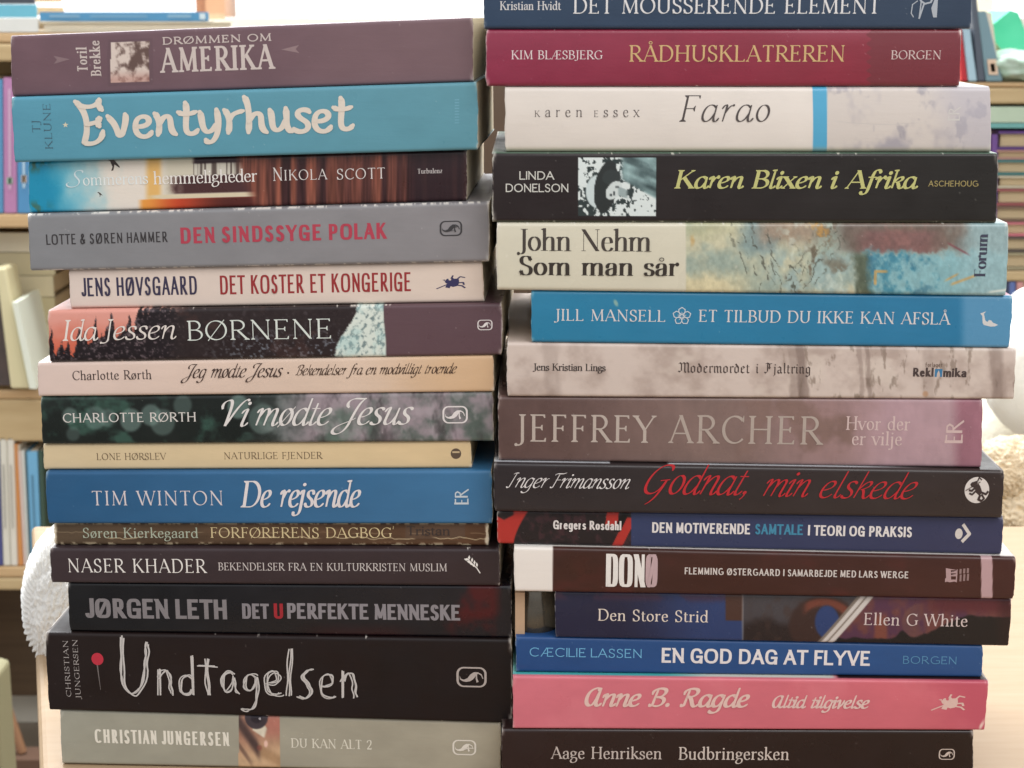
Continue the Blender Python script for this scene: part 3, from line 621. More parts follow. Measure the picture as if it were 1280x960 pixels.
def p_eye(X, v):
    r = paper(X, v, (152, 150, 136), (160, 152, 134), 151, .05)
    a, y = X - 300, (v - .0) * 64; n = fbm(X / 5, v * 8, 152)
    Y = 64 - y                                            # rows down from the top of the picture
    im = mix(C(164, 120, 100), C(196, 164, 130), ss(20, 62, Y + .2*a)); im = mix(im, C(176, 116, 102), ss(30, 40, a) * ss(34, 12, Y)); im = mix(im, C(150, 116, 84), ss(12, 2, np.abs(Y - 46 - .5*(a - 34))) * ss(14, 26, a) * .6)
    band = Y - (6 + a * 1.35); im = mix(im, C(84, 66, 64), ss(16, 2, np.abs(band - 2)) * ss(30, 22, a)); im = mix(im, C(108, 84, 74), ss(7, 1, np.abs(band - 30)) * ss(22, 8, a) * .8)
    scl = ss(1.5, -1.5, Y - (17 + .62*(a - 16))) * ss(2, -2, a - (40 - .30*Y)) * ss(1.5, -1.5, (6 + a*1.28) - Y - 28*ss(16, 22, a) - 8) * ss(13, 17, a); im = mix(im, C(206, 196, 176), scl)
    ir = np.hypot((a - 22) / 14.5, (Y - 2) / 14.5); im = mix(im, C(70, 62, 68), ss(1.06, .94, ir)); im = mix(im, C(52, 46, 54), ss(.62, .4, ir)); im = mix(im, C(206, 202, 204), ss(1.8, .8, np.hypot(a - 26.5, Y - 4)))
    im = mix(im, C(222, 182, 166), ss(1, .4, np.hypot((a - 34) / 3.4, (Y - 34) / 6))); im = mix(im, C(134, 72, 66), ss(1, .3, np.hypot((a - 26) / 5, (Y - 39) / 5)) * .6); im = im * (.93 + .14 * n)[..., None]
    return np.where(((X > 300) & (X < 351.5))[..., None], im, r)
def p_slate(X, v): r = paper(X, v, (54, 72, 96), (58, 72, 92), 161, .03); return mix(r, C(176, 196, 208), ss(.78, .84, fbm(X/3, v*10, 162)) * ss(622, 606, X) * ss(.25, .1, v))
def p_wine(X, v):
    n = fbm(X / 50, v * 2, 171); r = paper(X, v, (140, 50, 74), (138, 50, 62), 172, .05); r = mix(r, C(150, 82, 96), ss(.7, 1, v) * ss(900, 1040, X) * .5)
    e = 1086 + 3*np.sin(v * 40); r = mix(r, C(122, 56, 64), ss(e - 1, e + 1, X)); return scuffs(r, X, v, 173, .05, .1)
def p_farao(X, v):
    n = fbm(X / 40, v * 1.6, 181); n2 = fbm(X / 9, v * 5, 182); r = paper(X, v, (216, 207, 198), (222, 214, 206), 183, .02)
    w = mix(C(206, 197, 190), C(168, 162, 168), ss(.46, .7, n)); w = mix(w, C(146, 142, 152), ss(.58, .7, fbm(X/24, v*3, 185)) * ss(.3, .6, n2) * .6); w = mix(w, C(180, 176, 186), ss(1170, 1230, X + 30*v) * .6)
    r = mix(r, w, ss(1033, 1035, X)); r = mix(r, C(84, 164, 200), ss(1015.5, 1016.5, X) * ss(1034.5, 1033.5, X))
    cr = .47 + .04*np.sin(X / 37) ; r = mix(r, C(190, 184, 180), ss(.012, 0, np.abs(v - cr)) * ss(1034, 1060, X) * ss(1170, 1120, X) * .7); return mix(r, C(176, 168, 140), ss(.12, .02, v) * .5)  # bottom strip: greenish shade of the curved spine put into the colour
def p_afrika(X, v):
    r = paper(X, v, (50, 42, 43), (48, 46, 44), 191, .06); q = (X > 723) & (X < 820.5) & (v > .09) & (v < .935)
    a, b = (X - 723) / 97.5, (v - .09) / .845; n = fbm(X / 4.2, v * 17, 192, 4)
    im = mix(C(56, 66, 66), C(212, 220, 218), ss(.46, .52, n + .2*ss(.5, 0, a)*ss(.5, 1, b) + .16*ss(.55, .8, a)*ss(.5, .1, b) - .1*ss(.5,.1,b)*ss(.5,.2,a)))
    d = np.hypot((a - .26) / .17, (b - .42) / .3); im = mix(im, C(196, 208, 208), ss(1, .9, d))
    st = vn((a - b * .5) * 3 + a*2, (b + a * .55) * 14, 194); im = mix(im, mix(C(52, 68, 70), C(150, 178, 178), st), ss(-.03, .03, b - (1.05 - a * .75)) * ss(.52, .6, a) * .95)
    jit = .1*(n - .5); d = np.hypot((a - .36 - .10*(b - .5)) / .15, (b - .50) / .44) + jit; im = mix(im, C(54, 58, 58), ss(1.03, .97, d))
    hd = np.hypot((a - .43) / .12, (b - .66) / .13) + jit; im = mix(im, C(60, 66, 66), ss(1.05, .95, hd))
    fc = np.hypot((a - .455 - .25*(b - .42)) / .105, (b - .44) / .165) + 2*jit; im = mix(im, C(200, 208, 206), ss(1, .9, fc)); nk = np.abs(b - (.44 - .5*(a - .5))); im = mix(im, C(150, 164, 164), ss(.09, .06, nk) * ss(.5, .53, a) * ss(.66, .6, a))
    im = mix(im, C(70, 76, 78), np.clip(ss(.018, .008, np.abs(a - .46)) * ss(.05, .02, np.abs(b - .39)) + ss(.02, .01, np.abs(a - .42)) * ss(.03, .015, np.abs(b - .36)) + ss(.03, .015, np.abs(a - .5)) * ss(.02, .01, np.abs(b - .5)), 0, 1))
    r = np.where(q[..., None], im, r); r = mix(r, C(108, 142, 120), ss(.985, 1.0, v) * .8); r = mix(r, C(96, 108, 84), ss(.035, .0, v) * .8)
    return scuffs(r, X, v, 196, .12, .55, (206, 206, 190))
def p_paint(X, v):
    n = fbm(X / 40, v * 2.2, 201, 5); n2 = fbm(X / 9, v * 8, 202, 5); n3 = fbm(X / 16, v * 4.5, 203, 5); n4 = fbm(X / 4, v * 14, 206, 3)
    w, q = X + 26*(n3-.5), v + .22*(n2-.5)
    r = paper(X, v, (206, 200, 180), (206, 200, 180), 204, .02)
    a = mix(C(192, 188, 160), C(150, 164, 152), ss(.35, .7, n)); a = mix(a, C(206, 196, 160), ss(.4, .1, q) * ss(960, 900, w)); a = mix(a, C(172, 172, 136), ss(.7, .9, q) * ss(940, 880, w) * .6)
    a = mix(a, C(116, 138, 140), ss(915, 945, w) * ss(990, 965, w) * ss(.45, .7, q) * .85); a = mix(a, C(154, 128, 108), ss(935, 965, w) * ss(1045, 1010, w) * ss(.6, .85, q) * .75)
    a = mix(a, C(150, 172, 170), ss(945, 990, w) * ss(.75, .45, q) * ss(.3, .6, n3) * .8); a = mix(a, C(190, 200, 188), ss(.5, .72, n2) * ss(940, 1000, w) * .6)
    a = mix(a, C(108, 98, 82), ss(.5, .66, n2) * ss(26, 6, np.abs(w - 1012 - 60*(v-.5))) * .9); a = mix(a, C(112, 104, 88), ss(.5, .64, n3) * ss(20, 6, np.abs(w - 1052 + 70*(v-.4))) * ss(.62, .4, v) * .8)
    a = mix(a, C(104, 86, 78), ss(1036, 1066, w) * ss(.52, .7, q) * .85); a = mix(a, C(126, 92, 90), ss(1066, 1092, w) * ss(1196, 1150, w) * ss(.55, .64, q) * ss(.95, .84, v) * .85); a = mix(a, C(150, 104, 98), ss(.5, .7, n2) * ss(1080, 1100, X) * ss(1180, 1150, X) * ss(.6, .7, v) * .35)
    bl = mix(C(70, 132, 152), C(132, 174, 180), ss(.3, .66, n2 + .3*ss(1120, 1190, X))); bl = mix(bl, C(58, 108, 130), ss(.5, .7, n3) * ss(1185, 1150, X) * .7); a = mix(a, bl, ss(1070, 1094, w) * ss(.66, .52, q)); a = mix(a, C(88, 96, 78), ss(1062, 1076, w) * ss(1096, 1082, w) * ss(.66, .5, v) * .9)
    a = mix(a, C(148, 178, 182), ss(1180, 1228, w) * .85)
    for sx, sl, s_ in ((905, 30, 207), (930, 46, 208), (1020, -50, 210)):
        li = np.abs((X - sx - (1-v)*sl + 22*(fbm(X/14, v*5, s_)-.5)) % 13 - 6.5); a = mix(a, C(82, 82, 72), ss(1.5, .3, li) * ss(.46, .62, fbm(X/7, v*9, s_+3, 3)) * ss(34, 12, np.abs(X - sx - 25 - (1-v)*sl)) * .8)
    og = (ss(.035, .0, np.abs(v - (.12 + .0042*(X - 1180)))) * ss(1186, 1192, X) * ss(1222, 1216, X) + ss(.03, .0, np.abs(v - (.2 + .006*(X - 1180)))) * ss(1178, 1186, X) * ss(1200, 1194, X) + ss(2.2, 1, np.abs(X - 1094 - 2*(n4-.5))) * ss(.12, .16, v) * ss(.34, .3, v) + ss(.03, .01, np.abs(v - .33)) * ss(1092, 1094, X) * ss(1112, 1106, X) + ss(.55, .7, n2) * ss(.66, .8, v) * ss(1004, 1014, X) * ss(1042, 1030, X) + ss(6, 2, np.hypot(X - 866, (v - .75)*36) + 4*n4) * .7)
    a = mix(a, C(200, 152, 84), np.clip(og, 0, 1) * .75); rl = np.abs(v - (.72 - .006*(X - 1186))) ; a = mix(a, C(124, 66, 74), ss(.03, .0, rl) * ss(1182, 1188, X) * ss(1215, 1205, X) * .7)
    a = a * (.9 + .2*n4)[..., None]
    r = mix(r, a, ss(857, 858.5, X)); r = mix(r, C(206, 214, 206), ss(.03, .0, np.abs(v - (.02 + .0016*np.abs(X - 1215)))) * ss(1232, 1240, X)); return scuffs(r, X, v, 209, .2, .2)
def p_sky(X, v):
    r = paper(X, v, (42, 122, 158), (44, 116, 156), 211, .025); r = mix(r, C(84, 140, 176), ss(1196, 1210, X)); r = mix(r, C(170, 200, 212), ss(.8, .86, fbm(X/3, v*12, 213)) * ss(700, 680, X) * ss(.2, .1, v)); r = mix(r, C(150, 176, 160), ss(4, 1.5, np.hypot(X - 770, (v - .78)*50 - (X-770)*-.5)) * .8)
    t = ss(1.0, 1.01, v); r = mix(r, C(206, 216, 216), t * ss(805, 812, X)); r = mix(r, C(20, 84, 140), t * ss(735, 738, X) * ss(788, 785, X)); return mix(r, C(160, 48, 104), t * ss(1127, 1130, X))
def p_taupe(X, v):
    n = fbm(X / 30, v * 2.2, 221, 5); n2 = fbm(X / 7, v * 3, 222, 5); r = mix(C(200, 184, 174), C(172, 154, 144), ss(.3, .75, n)); r = mix(r, C(208, 194, 182), ss(.55, .72, fbm(X/50, v*2, 223)) * .6)
    for c, w, a in ((1002, 11, .8), (990, 6, .4), (1086, 5, .55), (1076, 4, .4), (1246, 12, .55), (690, 14, .25), (1160, 10, .25)):
        r = mix(r, C(118, 100, 92), ss(w, w*.3, np.abs(X - c + 9*(n2-.5) + 5*(v-.5))) * a * (.6 + .6*n2))
    r = mix(r, C(122, 106, 94), ss(.62, .74, n2) * ss(960, 1000, X) * .6); return mix(r, C(166, 120, 84), ss(5, 2, np.hypot(X - 1157, (v - .1)*60)) * .6)
def p_archer(X, v):
    n = fbm(X / 44, v * 1.8, 231, 4); n2 = fbm(X / 10, v * 4, 232); r = mix(C(96, 74, 70), C(126, 104, 98), ss(640, 900, X)); r = mix(r, C(148, 120, 118), ss(900, 1040, X)); r = mix(r, C(172, 142, 148), ss(1040, 1120, X)); r = mix(r, C(150, 104, 116), ss(1185, 1205, X))
    r = mix(r, C(120, 96, 88), ss(.5, .7, n) * ss(860, 980, X) * ss(1120, 1060, X) * .8); return r * (1 + .1*(n2-.5) + .1*(n-.5))[..., None]
def p_godnat(X, v): r = paper(X, v, (52, 46, 48), (60, 50, 48), 241, .05); return mix(r, C(220, 224, 230), ss(1.005, 1.02, v) * np.clip(ss(764, 762, X) + ss(834, 838, X), 0, 1) * ss(1.12, 1.1, v) * .8 * ss(1180, 1060, X))
def p_motiv(X, v):
    r = paper(X, v, (52, 64, 100), (60, 62, 90), 251, .03); n = fbm(X / 9, v * 4, 252); k = mix(C(46, 40, 42), C(66, 46, 50), ss(.5, .7, n))
    k = mix(k, C(172, 50, 44), ss(1, -1, X - 642 - 19*np.clip(v,0,1)**1.6) * (1 - ss(.68, .74, v - .012*np.abs(X - 630)) * ss(644, 640, X))); z2 = X - 752 - (v - .5)*26; k = mix(k, C(172, 50, 44), ss(8, 7, np.abs(X - 766 - (v-.9)*6)) * ss(.55, .62, v) + ss(7, 6, np.abs(X - 781 - (v - .45)*22)) * ss(.86, .8, v)); k = mix(k, C(30, 26, 30), ss(5, 4, np.abs(X - 778 - (v-.75)*22)) * ss(.4, .45, v))
    return mix(k, r, ss(788.5, 789.5, X))
def p_dono(X, v):
    r = paper(X, v, (68, 42, 36), (74, 44, 40), 261, .06); r = mix(r, C(92, 44, 40), ss(.5, .75, fbm(X/70, v*1.3, 262)) * .6); r = mix(r, C(176, 144, 146), ss(1226, 1227, X) * ss(1241, 1240, X)); r = mix(r, C(224, 216, 208), ss(691.5, 690.5, X)); return mix(r, C(232, 228, 222), ss(1.0, 1.01, v) * .9)
def p_strid(X, v):
    n = fbm(X / 30, v * 2, 271); n2 = fbm(X / 12, v * 3, 272); r = mix(C(38, 40, 66), C(44, 62, 106), ss(760, 900, X + 40*(n-.5))); r = mix(r, C(76, 48, 66), ss(.75, .9, v) * ss(.6, .45, n) * .6)
    r = mix(r, C(76, 52, 46), ss(906, 908, X) * ss(.42, .46, v) * ss(930, 928, X)); r = mix(r, C(70, 66, 70), ss(928, 930, X)); r = mix(r, C(46, 38, 40), ss(928, 932, X) * ss(.55, .3, v + .3*(n-.5))); r = mix(r, C(70, 52, 48), ss(.45, .7, n2) * ss(930, 950, X) * .5)
    r = mix(r, C(132, 124, 120), ss(1.4, .6, np.abs(X - 928.5)) * .6)
    d = np.hypot((X - 1030) / 44, (v - .35) / .62); r = mix(r, C(62, 44, 42), ss(1.08, .92, d)); r = mix(r, C(112, 60, 48), ss(1, .86, d) * ss(.6, .76, d) * ss(.5, .62, v) * ss(1000, 1012, X)); d2 = np.hypot((X - 1034) / 17, (v - .44) / .38); r = mix(r, C(42, 62, 108), ss(1, .8, d2))
    pur = mix(C(84, 50, 72), C(106, 62, 60), ss(.4, .65, fbm(X/24, v*1.5, 274))); pur = mix(pur, C(134, 74, 50), ss(1090, 1096, X) * ss(1112, 1106, X) * ss(.75, .5, v) * .7); pur = mix(pur, C(92, 42, 48), ss(1130, 1190, X) * ss(.6, .8, v)); pur = mix(pur, C(110, 76, 66), ss(12, 9, np.abs(np.hypot((X - 1152), (v - .45)*60) - 14)) * ss(1166, 1140, X) * .5)
    hill = .12 + .5*ss(1130, 1215, X) + .16*np.exp(-((X - 1128)/8)**2) + .08*(n2-.5); pur = mix(pur, C(34, 30, 34), ss(-.03, .03, hill - v)); r = mix(r, pur, ss(1052, 1056, X - (v - .5)*58 - 6))
    b = X - (1022 + v * 52); r = mix(r, C(122, 110, 100), ss(-2, 0, b) * ss(20, 18, b)); r = mix(r, C(196, 188, 182), ss(3, 4, b) * ss(10, 9, b) + ss(11.5, 12.5, b) * ss(20, 18.5, b)); return mix(r, C(52, 26, 30), ss(1240, 1258, X) * .5)
def p_flyve(X, v): r = paper(X, v, (38, 74, 126), (44, 80, 130), 281, .04); return mix(r, C(70, 70, 120), ss(.6, .75, fbm(X/40, v*3, 282)) * ss(800, 700, X) * .4)
def p_pink(X, v):
    r = paper(X, v, (202, 110, 122), (196, 98, 108), 291, .03); r = mix(r, C(178, 76, 94), ss(1150, 1235, X + 20*v) * .7); r = mix(r, C(216, 128, 136), ss(.5, .75, fbm(X/60, v, 292)) * .3)
    t = ss(1.0, 1.01, v); r = mix(r, mix(C(70, 170, 170), C(206, 208, 196), ss(820, 900, X)), t * ss(1050, 1040, X)); r = mix(r, C(52, 40, 42), t * ss(1046, 1052, X)); return mix(r, C(222, 190, 180), ss(3, 1, np.abs((X - 1231) - (v*60)*.55 + 8)) * ss(.3, .1, v) * ss(1222, 1226, X))
def p_buds(X, v): return paper(X, v, (52, 38, 37), (46, 34, 31), 301, .05)
# ---------------------------------------------------------------- a book
class Pile:
    """front plane of a pile: a point, a yaw, and the top line of the book placed last (z at two positions along the spine)"""
    def __init__(s, x0, y0, yaw):
        s.p = Vector((x0, y0, 0)); s.a = math.radians(yaw); s.t = Vector((math.cos(s.a), -math.sin(s.a), 0)); s.d = Vector((math.sin(s.a), math.cos(s.a), 0)); s.top = None
    def hit(s, px, py, dy):
        q = on_plane(px, py, s.p - s.d * dy, s.d) - s.p; return q.dot(s.t), q.z
PL = Pile(0.0, 0.700, 2.5); PR = Pile(0.0, 0.690, 0.6)

def make_book(pile, cs, dy, paint, label, group, texts, marks=(), rough=.42, coat=.25, bulge=.22, rad=.0015, depth=.128, pages=None, hard=0, dens=1.0):
    (xlt, ylt), (xrt, yrt), xlb, xrb = cs; dy *= .001
    sl, zl = pile.hit(xlt, ylt, dy); sr, zr = pile.hit(xrt, yrt, dy); k = (zr - zl) / (sr - sl)
    ztop = lambda s_: zl + k * (s_ - sl)
    zbot = pile.top or (lambda s_: 0.0004)
    pile.top = lambda s_: ztop(s_) + .00012
    # lower corners along the spine
    def s_at(px, zf):
        s0 = sl
        for _ in range(4):
            r = ray(px, 480); c = pile.p - pile.d * dy; q = c + pile.t * s0; zz = zf(s0)
            cp = Vector((0, 0, HC)); v = Vector((c.x, c.y, 0)) + pile.t * s0 + Vector((0, 0, zz)) - cp
            # photo column of that point, then step towards the wanted column
            f = Vector((0, math.cos(PITCH), -math.sin(PITCH))); s0 += (px - (640 + F_PX * v.x / v.dot(f))) * v.dot(f) / F_PX
        return s0
    slb, srb = s_at(xlb, zbot), s_at(xrb, zbot)
    sm = (sl + sr) / 2; zm = zbot(sm)
    org = pile.p + pile.t * sm - pile.d * dy + Vector((0, 0, zm))
    root = empty('book', org, -pile.a); tag(root, label, 'book', group)
    Nu = int((xrt - xlt) / 1.25 * dens); H = ztop(sm) - zm; Nv = max(14, int(H / .00042 * dens)); r = rad
    rows = [(1, 0, depth), (1, 0, depth*.45), (1, 0, .012), (1, 0, .006), (1, 0, r + .0015)] + [(1, r*(1-math.sin(a)), r*(1-math.cos(a))) for a in (1.5708, 1.1, .75, .4, .15)]
    rows += [(2, 1 - j/Nv, 0) for j in range(1, Nv)]
    rows += [(0, r*(1-math.sin(a)), r*(1-math.cos(a))) for a in (.15, .4, .75, 1.1, 1.5708)] + [(0, 0, r + .002), (0, 0, depth*.5), (0, 0, depth)]
    u = np.linspace(0, 1, Nu + 1); XS, ZS, YS, VS = [], [], [], []
    stl = sl + (sr - sl) * u; zt_ = zl + k * (stl - sl) - zm
    sbl = slb + (srb - slb) * u; zb_ = np.array([zbot(q) for q in sbl]) - zm
    wob = .0001 * (fbm(u * 7, 0*u, int(ylt) + 3, 2) - .5)
    for kind, off, y in rows:
        h = zt_ - zb_
        if kind == 1: z = zt_ - off
        elif kind == 0: z = zb_ + off
        else: z = zb_ + r + (h - 2*r) * off
        v = (z - zb_) / h
        yy = y - bulge * .001 * (1 - (2*v - 1)**2) + (wob if y < .01 else 0)
        ve = v + (max(0, y - r) * 18 if kind == 1 else 0) - (max(0, y - r) * 18 if kind == 0 else 0)
        XS.append(sbl + (stl - sbl) * v - sm); ZS.append(z); YS.append(yy + 0*u); VS.append(ve)
    XS, YS, ZS, VS = map(np.array, (XS, YS, ZS, VS)); R, Cn = XS.shape
    for c0, sgn, sd in ((0, 1, 5), (Cn - 1, -1, 6)):          # bumped, slightly uneven ends of the cover
        vv = np.clip(VS[:, c0], 0, 1); w_ = .0007*(fbm(vv*5, 0*vv, sd + int(ylt), 3) - .35) + .0007*(ss(.12, 0, vv) + ss(.88, 1, vv)) * (fbm(vv*3 + 2, 0*vv, sd + 31 + int(yrt), 2) > .42)
        w_ = w_ * (YS[:, c0] < .02); XS[:, c0] += sgn * w_; YS[:, c0] += .0004 * (YS[:, c0] < .002)
    co = np.stack([XS, YS, ZS], -1).reshape(-1, 3)
    i = np.arange(R*Cn).reshape(R, Cn); q = np.stack([i[:-1,:-1], i[1:,:-1], i[1:,1:], i[:-1,1:]], -1).reshape(-1, 4)
    me = bpy.data.meshes.new('cover'); me.vertices.add(len(co)); me.vertices.foreach_set('co', co.ravel())
    me.loops.add(q.size); me.loops.foreach_set('vertex_index', q.ravel()); me.polygons.add(len(q)); me.polygons.foreach_set('loop_start', np.arange(0, q.size, 4)); me.polygons.foreach_set('loop_total', np.full(len(q), 4))
    me.polygons.foreach_set('use_smooth', np.ones(len(q), bool)); me.update(calc_edges=True)
    PX = (xlb + (xrb - xlb)*u)[None, :] * (1 - np.clip(VS, 0, 1)) + (xlt + (xrt - xlt)*u)[None, :] * np.clip(VS, 0, 1)
    col = lin(scuffs(paint(PX, VS), PX, VS, int(ylt) % 97, -.35, -.3)); lum = col.mean(-1, keepdims=True); col = np.maximum(col * (1 - .3 * np.exp(-lum * 14)) - .008 * np.exp(-lum * 9), .0035); ca = me.color_attributes.new('Col', 'FLOAT_COLOR', 'POINT'); ca.data.foreach_set('color', np.concatenate([col, np.ones(col.shape[:2] + (1,))], -1).astype(np.float32).ravel())
    me.materials.append(cover_mat(rough, coat)); cov = bpy.data.objects.new('cover', me); COL.objects.link(cov); cov.parent = root
    # block of pages
    e = .0004 + hard * .002; g = .00045 + hard * .0018
    b = [(slb+e-sm, .0016, zbot(slb)-zm+g), (srb-e-sm, .0016, zbot(srb)-zm+g), (srb-e-sm, depth-.002, zbot(srb)-zm+g), (slb+e-sm, depth-.002, zbot(slb)-zm+g),
         (sl+e-sm, .0016, zl-zm-g), (sr-e-sm, .0016, zr-zm-g), (sr-e-sm, depth-.002, zr-zm-g), (sl+e-sm, depth-.002, zl-zm-g)]
    mesh_obj('page_block', b, box_vf(0,1,0,1,0,1)[1], pages or PAGES, root)
    if hard: pass
    # printing
    mid = k * .5 + .5 * (zbot(srb) - zbot(slb)) / (srb - slb)
    def face_y(s_, z_):
        v = (z_ + zm - zbot(s_)) / max(1e-6, ztop(s_) - zbot(s_)); return -bulge * .001 * (1 - (2*v - 1)**2) + float(np.interp((s_ - sl) / (sr - sl), u, wob)) - .00004
    def lay(name, polys, c, metal, o3, par=None):
        V, Fc = [], []
        if bulge:
            cut = []; d_ = H * .07
            for j, q_ in polys:
                lo, hi = min(p[1] for p in q_), max(p[1] for p in q_)
                for kz in range(int(math.floor(lo / d_)), int(math.floor(hi / d_)) + 1):
                    c_ = clip_y(clip_y(q_, kz*d_, True), (kz+1)*d_, False) if hi - lo > d_*.2 else q_
                    if len(c_) >= 3: cut.append((j, c_))
                    if c_ is q_: break
            polys = cut
        for j, q_ in polys:
            q_ = [p for n_, p in enumerate(q_) if math.hypot(p[0]-q_[n_-1][0], p[1]-q_[n_-1][1]) > 1e-7]
            if len(q_) < 3: continue
            ar = sum(q_[n_-1][0]*p[1] - p[0]*q_[n_-1][1] for n_, p in enumerate(q_))
            if abs(ar) < 1e-13: continue
            if ar < 0: q_ = q_[::-1]
            n0 = len(V)
            for p in q_: V.append((p[0] - sm, face_y(p[0], p[1] - zm) - .000007 * (j + o3), p[1] - zm))
            Fc.append(range(n0, len(V)))
        return mesh_obj(name, V, Fc, ink(c, metal), par or root)
    for ti, t in enumerate(texts):
        role, s_, sty, a0, a1, yb, cap, c = t[:8]; opt = t[8] if len(t) > 8 else {}
        if opt.get('rot'):                                    # reads upwards: a0 start row, a1 end row, yb baseline column
            s0, z0 = pile.hit(yb, a0, dy); _, z1 = pile.hit(yb, a1, dy); sc, _ = pile.hit(yb - cap, a0, dy)
            P = text_polys(s_, sty, z1 - z0, s0 - sc, ti); P = [(j, [(s0 - y, z0 + x) for x, y in q_]) for j, q_ in P]
        else:
            s0, z0 = pile.hit(a0, yb, dy); s1, z1 = pile.hit(a1, yb, dy); _, zc = pile.hit(a0, yb - cap, dy); m_ = opt.get('slope', mid)
            P = text_polys(s_, sty, s1 - s0, zc - z0, ti); P = [(j, [(s0 + x, z0 + y + m_*x) for x, y in q_]) for j, q_ in P]
        lay(role, P, c, opt.get('foil', 0), 0)
    for name, kind, (x0, y0, x1, y1), c in marks:
        s0, z0 = pile.hit(x0, y1, dy); s1, z1 = pile.hit(x1, y0, dy)
        par = last if name in ('emblem_beast', 'emblem_detail') else root
        last = lay(name, [(j, [(s0 + (s1-s0)*x, z0 + (z1-z0)*y + mid*(s1-s0)*x) for x, y in q_]) for j, q_ in enumerate(emblem(kind))], c, 0, 14 if par is not root else 0, par)
        if par is not root: last = par
    return root

